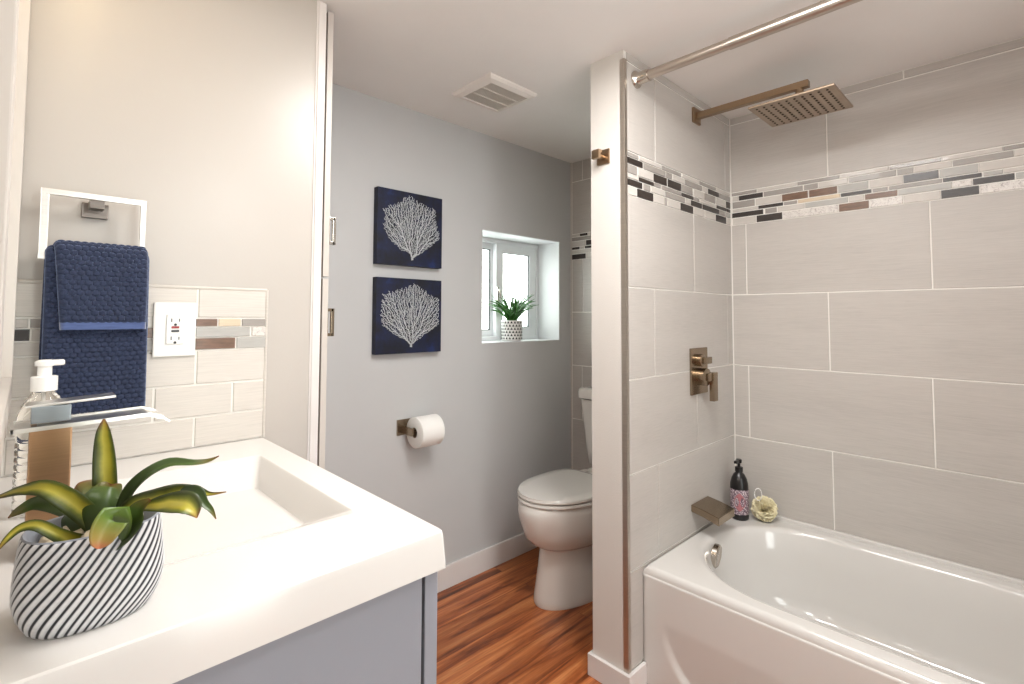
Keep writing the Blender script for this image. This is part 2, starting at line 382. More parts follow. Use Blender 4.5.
BAND_RIGHT = [[('G', 0.921, 0.815), ('W', 0.812, 0.658), ('G', 0.655, 0.507), ('W', 0.506, 0.351), ('G', 0.349, 0.205), ('W', 0.204, 0.052), ('G', 0.051, -0.024)], [('W', 0.918, 0.892), ('D', 0.89, 0.79), ('G', 0.786, 0.636), ('G', 0.631, 0.582), ('W', 0.579, 0.479), ('G', 0.476, 0.331), ('G', 0.327, 0.281), ('W', 0.278, 0.177), ('G', 0.175, 0.028), ('W', 0.026, -0.035)], [('G', 0.918, 0.824), ('W', 0.82, 0.717), ('B', 0.714, 0.618), ('B', 0.613, 0.516), ('L', 0.512, 0.415), ('W', 0.411, 0.312), ('D', 0.31, 0.213), ('L', 0.21, 0.112), ('W', 0.11, -0.003)], [('W', 0.918, 0.812), ('D', 0.809, 0.711), ('G', 0.707, 0.658), ('C', 0.654, 0.507), ('D', 0.504, 0.406), ('G', 0.402, 0.357), ('G', 0.352, 0.204), ('D', 0.202, 0.104), ('L', 0.1, 0.054), ('W', 0.052, -0.003)], [('D', 0.921, 0.79), ('G', 0.781, 0.736), ('W', 0.732, 0.631), ('L', 0.628, 0.481), ('W', 0.478, 0.429), ('B', 0.426, 0.329), ('L', 0.326, 0.179), ('M', 0.177, 0.128), ('D', 0.126, 0.028), ('L', 0.024, -0.003)], [('W', 0.918, 0.821), ('D', 0.817, 0.715), ('M', 0.712, 0.514), ('B', 0.511, 0.415), ('M', 0.411, 0.314), ('W', 0.311, 0.21), ('D', 0.208, 0.112), ('M', 0.109, -0.003)]]
BAND_SHOWER = [[('G', 1.416, 1.498), ('W', 1.504, 1.655), ('G', 1.659, 1.801), ('W', 1.809, 1.952), ('G', 1.958, 2.105), ('W', 2.111, 2.26)], [('D', 1.425, 1.525), ('G', 1.532, 1.677), ('G', 1.683, 1.729), ('W', 1.735, 1.83), ('G', 1.835, 1.976), ('W', 1.982, 2.03), ('D', 2.036, 2.134), ('G', 2.141, 2.26)], [('G', 1.412, 1.488), ('W', 1.494, 1.596), ('D', 1.6, 1.69), ('D', 1.7, 1.798), ('G', 1.804, 1.893), ('W', 1.901, 1.996), ('G', 2.001, 2.099), ('W', 2.108, 2.206), ('D', 2.214, 2.26)], [('W', 1.412, 1.498), ('D', 1.503, 1.598), ('G', 1.602, 1.647), ('G', 1.655, 1.801), ('D', 1.806, 1.899), ('G', 1.904, 1.95), ('W', 1.956, 2.109), ('D', 2.115, 2.214), ('D', 2.222, 2.26)], [('D', 1.412, 1.521), ('G', 1.53, 1.573), ('W', 1.578, 1.677), ('G', 1.681, 1.827), ('W', 1.832, 1.877), ('D', 1.882, 1.972), ('D', 1.982, 2.134), ('G', 2.14, 2.191), ('L', 2.199, 2.26)], [('W', 1.412, 1.488), ('D', 1.492, 1.593), ('W', 1.597, 1.672), ('G', 1.676, 1.689), ('W', 1.694, 1.792), ('D', 1.796, 1.895), ('W', 1.901, 1.994), ('W', 2.0, 2.1), ('D', 2.105, 2.204), ('W', 2.213, 2.26)]]
BAND_TOILET = [[('W', 1.836, 1.782), ('D', 1.779, 1.727), ('W', 1.722, 1.632)], [('G', 1.836, 1.705), ('W', 1.701, 1.632)], [('W', 1.836, 1.741), ('D', 1.735, 1.632)], [('D', 1.836, 1.783), ('W', 1.779, 1.75), ('D', 1.744, 1.632)], [('W', 1.836, 1.632)], [('D', 1.836, 1.74), ('W', 1.735, 1.632)]]

# ================================================================== SETTING
XT, YC, YG, YV, XP = 2.254, 0.926, 1.847, 1.386, 1.412
ZC = 2.095
bm = B(); box(bm, -0.16, 2.354, -1.7, 2.11, -0.06, 0.0); struct('floor', bm, 'wood_floor')
bm = B(); box(bm, -0.16, 2.354, -1.7, 2.11, ZC, ZC + 0.06); struct('ceiling', bm, 'ceiling_paint')
bm = B(); box(bm, -0.16, -0.06, -1.5, 1.386, 0, ZC); struct('wall_left', bm, 'towel_wall_paint')
WX0, WX1, WZ0, WZ1 = 1.583, 2.156, 1.069, 1.623
bm = B()
box(bm, 0.5, WX0, YG, 2.09, 0, ZC); box(bm, WX1, 2.354, YG, 2.09, 0, ZC)
box(bm, WX0, WX1, YG, 2.09, 0, WZ0); box(bm, WX0, WX1, YG, 2.09, WZ1, ZC)
struct('wall_back', bm, 'grey_paint')
bm = B(); box(bm, -0.16, 0.572, YV, 1.436, 0, ZC); struct('wall_back_left', bm, 'towel_wall_paint')
# corner bead of that wall, beside the linen cabinet
bm = B(); box(bm, 0.570, 0.592, 1.380, 1.436, 0, ZC - 0.002, bev=0.002); box(bm, 0.5655, 0.5705, 1.3835, 1.39, 0, ZC - 0.002)
struct('trim_1', bm, 'trim_white')
bm = B()
box(bm, 0.95, 1.40, -1.5, -1.4, 0, ZC); box(bm, -0.16, 0.42, -1.5, -1.4, 0, ZC); box(bm, 0.42, 0.95, -1.5, -1.4, 2.02, ZC)
struct('wall_near', bm, 'grey_paint')
bm = B(); box(bm, 1.36, 2.354, -1.5, -0.66, 0, ZC); struct('wall_tub_end', bm, 'grey_paint')

# ---- tile helper: bevelled tiles standing proud of a grout bed
def one_tile(bm, ax, pl, sgn, a0, a1, z0, z1, mat, p=0.003, e=0.0012):
    """sgn: direction of the visible face along the axis"""
    a0, a1 = min(a0, a1), max(a0, a1)
    def P(a, z, d): return Vector((pl + sgn * d, a, z)) if ax == 'X' else Vector((a, pl + sgn * d, z))
    o = [P(a0, z0, 0), P(a1, z0, 0), P(a1, z1, 0), P(a0, z1, 0)]
    i = [P(a0 + e, z0 + e, p), P(a1 - e, z0 + e, p), P(a1 - e, z1 - e, p), P(a0 + e, z1 - e, p)]
    vo = [bm.verts.new(q) for q in o]; vi = [bm.verts.new(q) for q in i]
    for k in range(4):
        j = (k + 1) % 4; bm.faces.new((vo[k], vo[j], vi[j], vi[k])).material_index = mat
    bm.faces.new(vi).material_index = mat
G_ = 0.0021   # half a grout joint
def tile_row(bm, ax, pl, sgn, a_lo, a_hi, joints, z0, z1, mat=1):
    xs = sorted([a_lo] + [j for j in joints if a_lo < j < a_hi] + [a_hi])
    for a, b in zip(xs, xs[1:]): one_tile(bm, ax, pl, sgn, a + G_, b - G_, z0 + G_, z1 - G_, mat)
MOS = {'D': 2, 'B': 3, 'G': 4, 'L': 5, 'W': 6, 'C': 7, 'M': 8}
MOS_M = ['grout', 'tile_linen', 'mosaic_dark', 'mosaic_brown', 'mosaic_grey', 'mosaic_light', 'mosaic_white', 'mosaic_cream', 'mosaic_marble']
def mosaic(bm, ax, pl, sgn, rows, ztop, hs=(0.0138, 0.0208, 0.0288), g=0.0034, lo=-9, hi=9):
    z = ztop - g / 2
    for i, row in enumerate(rows):
        h = hs[i % 3]
        for c, a, b in row:
            a, b = max(min(a, b), lo), min(max(a, b), hi)
            if b - a > 0.004: one_tile(bm, ax, pl, sgn, a, b, z - h, z, MOS[c], 0.0035, 0.0008)
        z -= h + g
ROWZ = [(0.071, 0.378), (0.378, 0.685), (0.685, 0.992), (0.992, 1.299), (1.299, 1.609), (1.755, 2.062), (2.062, ZC)]

# right wall: behind tub and toilet
bm = B(); P0 = XT + 0.003
box(bm, P0, 2.354, -0.66, YG, 0, ZC, 0)
JR = [(), (0.5546, -0.055), (0.862, 0.248, -0.366), (0.555, -0.06), (0.8632, 0.2395, -0.37), (0.546, -0.067), (0.3,)]
for (z0, z1), js in zip(ROWZ, JR): tile_row(bm, 'X', P0, -1, -0.66, 0.925, js, z0, z1)
random.seed(3)
rows = []
for r in BAND_RIGHT:
    r = list(r); e = min(min(a, b) for _, a, b in r) - 0.003
    while e > -0.64:
        w = random.choice((0.048, 0.097, 0.148)); r.append((random.choice('DGGLWWM'), e, max(e - w, -0.659))); e -= w + 0.003
    rows.append(r)
mosaic(bm, 'X', P0, -1, rows, 1.755, hi=0.924)
TZ = [(0.02, 0.322), (0.322, 0.625), (0.625, 0.926), (0.926, 1.227), (1.227, 1.528), (1.674, 1.978), (1.978, ZC)]
TJ = [(1.45,), (1.45,), (1.767,), (1.45,), (1.76,), (1.45,), (1.76,)]
for (z0, z1), js in zip(TZ, TJ): tile_row(bm, 'X', P0, -1, 1.066, 1.836, js, z0, z1)
mosaic(bm, 'X', P0, -1, BAND_TOILET, 1.674)
mosaic(bm, 'X', P0, -1, [[('G', 1.06, 1.20), ('W', 1.205, 1.35), ('D', 1.355, 1.45), ('L', 1.455, 1.63)]] * 6, 1.674)
box(bm, XT - 0.001, P0, 1.838, YG, 0, ZC, 6)
struct('wall_right', bm, MOS_M)

# divider wall with the shower fittings: painted end, tiled shower face
bm = B(); box(bm, XP, XT + 0.003, YC + 0.004, 1.064, 0, ZC, 0); struct('wall_divider', bm, 'pillar_paint')
bm = B(); P1 = YC + 0.0035
box(bm, XP + 0.014, XT, P1, YC + 0.004, 0, ZC, 0)
JS = [(), (1.6086,), (1.908,), (1.594, 2.2016), (1.898,), (1.609, 2.2013), ()]
for (z0, z1), js in zip(ROWZ, JS): tile_row(bm, 'Y', P1, -1, XP + 0.014, XT, js, z0, z1)
mosaic(bm, 'Y', P1, -1, BAND_SHOWER, 1.755, lo=XP + 0.0155, hi=XT - 0.004)
struct('wall_shower_tile', bm, MOS_M)
bm = B(); box(bm, XP - 0.0015, XP + 0.0135, YC - 0.002, YC + 0.016, 0.071, ZC - 0.03, bev=0.001)
struct('trim_2', bm, 'trim_metal')
bm = B()
box(bm, XP - 0.013, XP, YC - 0.013, 1.077, 0, 0.071, bev=0.003)
box(bm, XP, 1.501, YC - 0.013, YC, 0, 0.071, bev=0.003)
box(bm, XP, XT - 0.001, 1.064, 1.077, 0, 0.071, bev=0.003)
struct('baseboard_divider', bm, 'trim_white')
bm = B(); box(bm, 0.60, XT - 0.001, YG - 0.013, YG, 0, 0.098, bev=0.0025); struct('baseboard_back', bm, 'trim_white')

# tiled backsplash on the towel wall
bm = B(); P2 = YV - 0.006
box(bm, -0.058, 0.4505, P2, YV, 0.889, 1.264, 0)
def srow(js, z0, z1):
    tile_row(bm, 'Y', P2, -1, -0.058, 0.4485, js, z0, z1, 1)
J1 = (-0.02, 0.138, 0.2945); J2 = (0.058, 0.2145, 0.3745)
srow(J1, 1.193, 1.264); srow(J1, 1.036, 1.117); srow(J2, 0.9605, 1.036); srow(J1, 0.889, 0.9605)
SB = [[('W', -0.058, 0.005), ('G', 0.008, 0.10), ('W', 0.103, 0.20), ('B', 0.2925, 0.337), ('C', 0.340, 0.389), ('G', 0.392, 0.448)],
      [('D', -0.02, 0.008), ('W', 0.011, 0.15), ('B', 0.153, 0.22), ('L', 0.2925, 0.411), ('M', 0.415, 0.448)],
      [('W', -0.058, 0.06), ('L', 0.0605, 0.147), ('G', 0.15, 0.25), ('B', 0.2925, 0.3775), ('L', 0.381, 0.448)]]
mosaic(bm, 'Y', P2, -1, SB, 1.1925, hs=(0.0175, 0.0225, 0.0265), g=0.003)
# bullnose edges
tube(bm, [(-0.058, YV - 0.005, 1.265), (0.4495, YV - 0.005, 1.265)], 0.004, 8, 1)
tube(bm, [(0.450, YV - 0.005, 0.889), (0.450, YV - 0.005, 1.265)], 0.004, 8, 1)
fix(bm)
struct('wall_backsplash', bm, ['grout', 'tile_linen_pale'] + MOS_M[2:])

# window in the back wall
bm = B(); t = 0.003
box(bm, WX0, WX0 + t, YG + 0.001, 2.02, WZ0, WZ1); box(bm, WX1 - t, WX1, YG + 0.001, 2.02, WZ0, WZ1)
box(bm, WX0, WX1, YG + 0.001, 2.02, WZ1 - t, WZ1); box(bm, WX0, WX1, YG - 0.002, 2.02, WZ0, WZ0 + t)
win = struct('window_1', bm, 'reveal_white')
def frame_rect(bm, x0, x1, z0, z1, y0, y1, w, mat=0, bev=0.003):
    box(bm, x0, x0 + w, y0, y1, z0, z1, mat, bev); box(bm, x1 - w, x1, y0, y1, z0, z1, mat, bev)
    box(bm, x0 + w - .002, x1 - w + .002, y0, y1, z0, z0 + w, mat, bev); box(bm, x0 + w - .002, x1 - w + .002, y0, y1, z1 - w, z1, mat, bev)
bm = B(); frame_rect(bm, WX0 + t, WX1 - t, WZ0 + t, WZ1 - t, 2.007, 2.085, 0.022)
obj('window_frame', bm, 'vinyl_white', win)
bm = B(); frame_rect(bm, 1.825, 2.135, WZ0 + 0.02, WZ1 - 0.02, 2.012, 2.04, 0.052)
sash = obj('window_sash', bm, 'vinyl_white', win)
bm = B(); frame_rect(bm, 1.876, 2.085, WZ0 + 0.071, WZ1 - 0.071, 2.016, 2.026, 0.004, bev=0); obj('gasket', bm, 'gasket_dark', sash)
bm = B(); box(bm, 1.878, 2.083, 2.024, 2.028, WZ0 + 0.07, WZ1 - 0.07); obj('glass_pane', bm, 'frosted_glass', sash)
bm = B(); frame_rect(bm, 1.59, 1.85, WZ0 + 0.02, WZ1 - 0.02, 2.044, 2.07, 0.038)
sash2 = obj('window_sash', bm, 'vinyl_white', win)
bm = B(); frame_rect(bm, 1.626, 1.814, WZ0 + 0.057, WZ1 - 0.057, 2.046, 2.056, 0.005, bev=0); obj('gasket', bm, 'gasket_dark', sash2)
bm = B(); box(bm, 1.628, 1.812, 2.054, 2.058, WZ0 + 0.055, WZ1 - 0.055); obj('glass_pane', bm, 'frosted_glass', sash2)
bm = B(); box(bm, 1.822, 1.834, 1.998, 2.012, 1.28, 1.36, bev=0.003); tube(bm, [(1.828, 1.998, 1.345), (1.828, 1.985, 1.34), (1.832, 1.982, 1.30)], 0.004, 8)
obj('window_latch', fix(bm), 'nickel', win)

# ================================================================== VANITY
vc = empty('vanity_cabinet', (0.19, 0.99, 0), 'grey vanity cabinet under the white sink countertop', 'cabinet')
bm = B(); box(bm, -0.055, 0.419, 0.615, 0.633, 0.0, 0.832, bev=0.002); box(bm, -0.055, 0.419, 1.360, 1.378, 0.0, 0.832, bev=0.002)
box(bm, -0.055, -0.045, 0.633, 1.360, 0.0, 0.832); box(bm, -0.045, 0.419, 0.633, 1.360, 0.07, 0.088); box(bm, 0.400, 0.419, 0.633, 1.360, 0.79, 0.832)
obj('body', bm, 'cabinet_grey', vc)
for y0, y1 in ((0.618, 0.994), (0.998, 1.378)):
    bm = B(); box(bm, 0.4260, 0.4480, y0, y1, 0.07, 0.826, bev=0.002)
    d = obj('door', bm, 'cabinet_grey', vc)
    yk = 0.955 if y0 < 0.7 else 1.035
    bm = B(); box(bm, 0.448, 0.4515, yk - 0.006, yk + 0.006, 0.62, 0.72, bev=0.002)
    obj('handle', bm, 'nickel', d)

# countertop with its moulded rectangular basin
def rrect(x0, x1, y0, y1, z, r, n=5):
    out = []
    for cx, cy, a0 in ((x1 - r, y1 - r, 0), (x0 + r, y1 - r, 90), (x0 + r, y0 + r, 180), (x1 - r, y0 + r, 270)):
        for k in range(n + 1):
            a = math.radians(a0 + 90.0 * k / n); out.append(Vector((cx + r * math.cos(a), cy + r * math.sin(a), z)))
    return out
bm = B()
rings(bm, [rrect(-0.0, 0.40, 0.66, 1.33, 0.836, 0.004), rrect(-0.058, 0.4525, 0.6025, 1.379, 0.835, 0.004), rrect(-0.058, 0.4525, 0.6025, 1.379, 0.839, 0.004),
           rrect(-0.058, 0.4502, 0.6050, 1.379, 0.8780, 0.005), rrect(-0.058, 0.4497, 0.6053, 1.379, 0.8830, 0.006), rrect(-0.058, 0.4490, 0.6060, 1.379, 0.8865, 0.007), rrect(-0.058, 0.4470, 0.6080, 1.379, 0.8885, 0.008),
           rrect(0.096, 0.394, 0.752, 1.222, 0.8885, 0.012), rrect(0.101, 0.389, 0.760, 1.215, 0.8875, 0.014), rrect(0.105, 0.386, 0.768, 1.210, 0.884, 0.016),
           rrect(0.128, 0.356, 0.955, 1.125, 0.812, 0.014), rrect(0.134, 0.350, 0.966, 1.118, 0.8075, 0.012), rrect(0.142, 0.342, 0.975, 1.11, 0.806, 0.010)], 0)
fix(bm)
ct = obj('sink_countertop', bm, 'counter_white', loc=(0.19, 0.99, 0.833), auto=20)
tag(ct, 'white one piece sink countertop with a sloping rectangular basin', 'countertop')
bm = B(); lathe(bm, (0.195, 0.998, 0.806), [(0.034, 0), (0.034, 0.012), (0.030, 0.0145), (0.0, 0.016)], 28, cap0=True, cap1=False)
dr = obj('drain_cover', fix(bm), 'nickel', ct, auto=40)

# faucet
fa = empty('sink_faucet', (0.03, 0.915, 0.888), 'brushed metal waterfall sink faucet with flat open spout', 'faucet')
bm = B(); box(bm, 0.009, 0.051, 0.895, 0.937, 0.888, 1.055, bev=0.002); box(bm, 0.003, 0.057, 0.889, 0.943, 0.888, 0.893, bev=0.001)
obj('body', bm, 'lamp_tinted_nickel', fa)
bm = B()
prof = [(-0.008, 1.0545), (0.04, 1.0555), (0.09, 1.0570), (0.133, 1.0585), (0.150, 1.0520), (0.158, 1.0455)]
for y0, y1, dz, th in ((0.884, 0.948, 0.0, 0.0030),):
    rings(bm, [[Vector((x, y0, z - th)), Vector((x, y1, z - th)), Vector((x, y1, z)), Vector((x, y0, z))] for x, z in prof])
for y0, y1 in ((0.880, 0.884), (0.948, 0.952)):
    rings(bm, [[Vector((x, y0, z - 0.0035)), Vector((x, y1, z - 0.0035)), Vector((x, y1, z + 0.0018)), Vector((x, y0, z + 0.0018))] for x, z in prof[:5]])
box(bm, -0.0085, -0.0055, 0.880, 0.952, 1.051, 1.0563)
obj('spout', fix(bm), 'bright_chrome', fa)
bm = B(); box(bm, 0.010, 0.049, 0.896, 0.936, 1.0585, 1.080, bev=0.0015)
obj('handle_base', bm, 'steel', fa)
bm = B(); box(bm, 0.004, 0.096, 0.897, 0.935, 1.080, 1.0835, bev=0.001)
bmesh.ops.rotate(bm, verts=bm.verts, cent=(0.03, 0.915, 1.082), matrix=Matrix.Rotation(math.radians(-3), 3, 'Y'))
obj('lever', bm, 'bright_chrome', fa)

# clear soap dispenser behind the faucet
sd = empty('soap_dispenser', (0.026, 1.105, 0.888), 'clear soap dispenser with white pump behind the sink faucet', 'soap dispenser')
prof = [(0.026, 0.0), (0.031, 0.004), (0.031, 0.02)]
for k in range(9):
    z = 0.022 + k * 0.011; prof += [(0.031, z), (0.0295, z + 0.0028), (0.031, z + 0.0056)]
prof += [(0.031, 0.135), (0.030, 0.152), (0.026, 0.168), (0.019, 0.180), (0.014, 0.187), (0.014, 0.190)]
bm = B(); lathe(bm, (0.026, 1.105, 0.888), prof, 32); obj('bottle', fix(bm), 'clear_plastic', sd, auto=50)
bm = B(); lathe(bm, (0.026, 1.105, 0.888), [(0.0165, 0.190), (0.0165, 0.212), (0.0155, 0.213), (0.009, 0.2135), (0.009, 0.229), (0.012, 0.2295), (0.0125, 0.236), (0.008, 0.239)], 28)
box(bm, 0.022, 0.050, 1.098, 1.112, 1.1175, 1.1265, bev=0.004, seg=3)
tube(bm, [(0.026, 1.105, 0.90), (0.026, 1.105, 1.08)], 0.002, 8)
obj('pump', fix(bm), 'white_plastic', sd, auto=40)

# ------------------------------------------------------------------ ribbed planter with bromeliad
pl = empty('potted_bromeliad', (0.062, 0.700, 0.8885), 'variegated artificial bromeliad in an oval black and white ribbed pot on the countertop', 'potted plant')
PC = (0.0605, 0.694)
NR = 38
def pot_r(h):   # h 0..1 -> scale of the footprint
    return 0.80 + 0.20 * (1 - (1 - min(1, h / 0.42)) ** 2.2) - 0.075 * max(0, (h - 0.42) / 0.58) ** 1.4
bm = B(); NT, NH = 456, 40
rs = []; H_ = 0.092
for i in range(NH + 1):
    h = i / NH; r = []
    for j in range(NT):
        a = 2 * math.pi * j / NT
        ph = NR * j / NT - h * 8.0
        rib = 0.5 - 0.5 * math.cos(2 * math.pi * (ph - 0.08))
        s = pot_r(h) * (1.0 + 0.022 * rib * min(1, (1 - h) * 30))
        ca, sa = math.cos(a), math.sin(a)
        ex = 2.3; rr = (abs(ca / 0.0605) ** ex + abs(sa / 0.049) ** ex) ** (-1 / ex)
        if i == 0: s *= 0.97
        r.append(Vector((PC[0] + rr * s * ca, PC[1] + rr * s * sa, 0.8885 + h * H_)))
    rs.append(r)
rings(bm, rs, 0, cap0=True, cap1=False, uv=lambda i, j: (NR * j / NT - (i / NH) * 8.0 + 100, i / NH))
def pring(s, z):
    out = []
    for j in range(NT):
        a = 2 * math.pi * j / NT; ca, sa = math.cos(a), math.sin(a)
        rr = (abs(ca / 0.0605) ** 2.3 + abs(sa / 0.049) ** 2.3) ** (-1 / 2.3)
        out.append(Vector((PC[0] + rr * s * ca, PC[1] + rr * s * sa, z)))
    return out
zt = 0.8885 + H_
rings(bm, [pring(pot_r(1), zt), pring(pot_r(1) - 0.02, zt + 0.0015), pring(pot_r(1) - 0.06, zt), pring(pot_r(1) - 0.08, zt - 0.02), pring(pot_r(1) - 0.12, zt - 0.03)], 1, cap0=False, cap1=True)
bmesh.ops.remove_doubles(bm, verts=bm.verts, dist=1e-6)
obj('planter', fix(bm), ['ribbed_ceramic', 'cabinet_grey'], pl, auto=70)
bm = B(); random.seed(9)
for k in range(120):
    a = random.uniform(0, 2 * math.pi); q = math.sqrt(random.random()) * 0.82
    c = Vector((PC[0] + 0.055 * q * math.cos(a), PC[1] + 0.043 * q * math.sin(a), zt - 0.016 + random.uniform(0, 0.009)))
    t_ = bmesh.new(); bmesh.ops.create_icosphere(t_, subdivisions=1, radius=random.uniform(0.004, 0.0065))
    for v in t_.verts: v.co = Vector((v.co.x * random.uniform(.8, 1.2), v.co.y, v.co.z * 0.7))
    merge(bm, t_, 0, Matrix.Translation(c))
g_ = obj('gravel', bm, 'gravel', pl, smooth=True); g_['kind'] = 'stuff'

def cr(P, t):
    """catmull-rom through 4-tuples"""
    n = len(P) - 1; i = min(int(t * n), n - 1); u = t * n - i
    p0, p1, p2, p3 = P[max(i - 1, 0)], P[i], P[i + 1], P[min(i + 2, n)]
    return [0.5 * (2 * b + (c - a) * u + (2 * a - 5 * b + 4 * c - d) * u * u + (-a + 3 * b - 3 * c + d) * u ** 3) for a, b, c, d in zip(p0, p1, p2, p3)]
VIEW = Vector((0.08, 0.66, -0.22)).normalized()
def leaf(name, P, mat, parent, twist=0.35, fold=0.25, thick=0.0008, steps=28, nu=8):
    bm = B(); lay = bm.loops.layers.uv.verify()
    fr, bk = [], []
    for i in range(steps + 1):
        t = i / steps; x, y, z, w = cr(P, t); x2, y2, z2, _ = cr(P, min(1, t + 0.02)); x1, y1, z1, _ = cr(P, max(0, t - 0.02))
        c = Vector((x, y, z)); d = (Vector((x2, y2, z2)) - Vector((x1, y1, z1))).normalized()
        side = d.cross(VIEW).normalized(); nrm = side.cross(d).normalized()
        side = (side * math.cos(twist) + nrm * math.sin(twist)).normalized(); nrm = side.cross(d).normalized()
        w = max(w, 0.0008) / max(0.4, math.cos(twist)); rf, rb = [], []
        for k in range(nu + 1):
            u = k / nu * 2 - 1
            q = c + side * (u * w / 2) - nrm * (fold * w * (abs(u) ** 1.5 - 0.4))
            rf.append(bm.verts.new(q)); rb.append(bm.verts.new(q + nrm * thick * (1.05 - abs(u))))
        fr.append(rf); bk.append(rb)
    def face(vs_, uvs):
        try: f = bm.faces.new(vs_)
        except ValueError: return
        for lp, q in zip(f.loops, uvs): lp[lay].uv = q
    for i in range(steps):
        for k in range(nu):
            uv = [(k / nu, i / steps), ((k + 1) / nu, i / steps), ((k + 1) / nu, (i + 1) / steps), (k / nu, (i + 1) / steps)]
            face((fr[i][k], fr[i][k + 1], fr[i + 1][k + 1], fr[i + 1][k]), uv)
            face((bk[i][k + 1], bk[i][k], bk[i + 1][k], bk[i + 1][k + 1]), [uv[1], uv[0], uv[3], uv[2]])
        for k in (0, nu):
            uv = [(k / nu, i / steps), (k / nu, i / steps), (k / nu, (i + 1) / steps), (k / nu, (i + 1) / steps)]
            face((fr[i][k], bk[i][k], bk[i + 1][k], fr[i + 1][k]), uv)
    fix(bm)
    return obj(name, bm, mat, parent, smooth=True)
LM = {'G': ('bromeliad_dark', 0.1, -0.5), 'G2': ('bromeliad_dark', -0.2, -0.4), 'H': ('bromeliad_heart', 0.0, 0.25), 'I': ('bromeliad_dark', 0.4, 0.3), 'E': ('bromeliad_dark', 0.3, 0.3), 'B': ('bromeliad_dark', 0.5, 0.3), 'C3': ('bromeliad_dark', 0.2, 0.2)}
for k, P in LEAVES.items():
    m, tw, fo = LM.get(k, ('bromeliad_leaf', 0.25, 0.25))
    leaf('leaf', P, m, pl, tw, fo)
bm = B(); tube(bm, [(0.068, 0.70, 0.945), (0.068, 0.70, 0.962), (0.069, 0.695, 0.985)], [0.012, 0.014, 0.008], 12); obj('crown', fix(bm), 'bromeliad_dark', pl, smooth=True)

# ------------------------------------------------------------------ mirror cabinet on the left wall
mc = empty('framed_mirror', (-0.058, 0.9, 1.03), 'pale framed mirror hung on the left wall beside the towel', 'mirror')
bm = B()
for a in ((-0.058, -0.013, 1.318, 1.379, 1.035, 1.99), (-0.058, -0.013, 0.56, 0.62, 1.035, 1.99), (-0.058, -0.013, 0.6195, 1.3185, 1.035, 1.084), (-0.058, -0.013, 0.6195, 1.3185, 1.93, 1.99)): box(bm, *a, bev=0.0015)
obj('frame', bm, 'door_paint', mc)
bm = B(); box(bm, -0.050, -0.021, 0.615, 1.322, 1.08, 1.935); obj('mirror_pane', bm, 'mirror_glass', mc)
# vanity lamp over the mirror (just above the picture)
vl = empty('vanity_lamp', (-0.058, 0.85, 2.03), 'three shade vanity lamp above the mirror', 'lamp')
bm = B(); box(bm, -0.058, -0.035, 0.58, 1.22, 2.02, 2.07, bev=0.004)
for yy in (0.65, 0.90, 1.15): tube(bm, [(-0.035, yy, 2.045), (0.02, yy, 2.045), (0.075, yy, 2.045), (0.075, yy, 2.04)], 0.008, 10)
obj('backplate', fix(bm), 'nickel', vl, auto=40)
for yy in (0.65, 0.90, 1.15):
    bm = B(); lathe(bm, (0.075, yy, 2.03), [(0.018, 0.012), (0.035, 0.0), (0.042, -0.025), (0.044, -0.03), (0.041, -0.03), (0.033, -0.003), (0.015, 0.008)], 24, cap0=True, cap1=False)
    obj('shade', fix(bm), 'white_plastic', vl, auto=50)
cl = empty('fill_lamp', (0.70, 0.02, ZC), 'added round fill lamp on a short ceiling stem', 'lamp')  # unseen lamp, added to light the room
bm = B(); lathe(bm, (0.70, 0.02, ZC), [(0.07, 0), (0.07, -0.012), (0.05, -0.022), (0.010, -0.026), (0.010, -0.21), (0.03, -0.215), (0.03, -0.225), (0.0, -0.226)], 32, cap1=False); obj('stem', fix(bm), 'nickel', cl, auto=40)
for px_, py_, lab in ((1.05, 0.42, 'added flat square ceiling fill panel nearer the tub'), (0.88, 0.74, 'added flat square ceiling fill panel nearer the vanity')):  # unseen panels, added as room fill
    cp = empty('fill_panel', (px_, py_, ZC), lab, 'lamp')
    bm = B(); box(bm, px_ - .135, px_ + .135, py_ - .135, py_ + .135, 2.070, ZC, bev=0.004); obj('housing', bm, 'vent_white', cp)
    bm = B(); box(bm, px_ - .125, px_ + .125, py_ - .125, py_ + .125, 2.068, 2.071); obj('diffuser', bm, 'fill_panel_glow', cp)

# ------------------------------------------------------------------ towel ring and towel
tr = empty('towel_ring', (0.098, YV, 1.42), 'chrome square towel ring on the beige wall', 'towel ring')
bm = B(); w = 0.0055
for x0, x1, z0, z1, y0, y1 in ((0.014, 0.182, 1.436, 1.447, 1.331, 1.342), (0.0145, 0.0265, 1.318, 1.4365, 1.3315, 1.3415), (0.1725, 0.1815, 1.318, 1.4365, 1.3315, 1.3415), (0.014, 0.182, 1.308, 1.319, 1.331, 1.342)):
    box(bm, x0, x1, y0, y1, z0, z1, bev=0.0008)
obj('ring', bm, 'bright_chrome', tr)
bm = B(); box(bm, 0.078, 0.122, YV - 0.007, YV, 1.404, 1.436, bev=0.0015); box(bm, 0.088, 0.112, 1.341, YV - 0.006, 1.420, 1.437, bev=0.001); box(bm, 0.078, 0.120, YV - 0.018, YV - 0.006, 1.404, 1.414, bev=0.001)
obj('bracket', bm, 'steel_dark', tr)

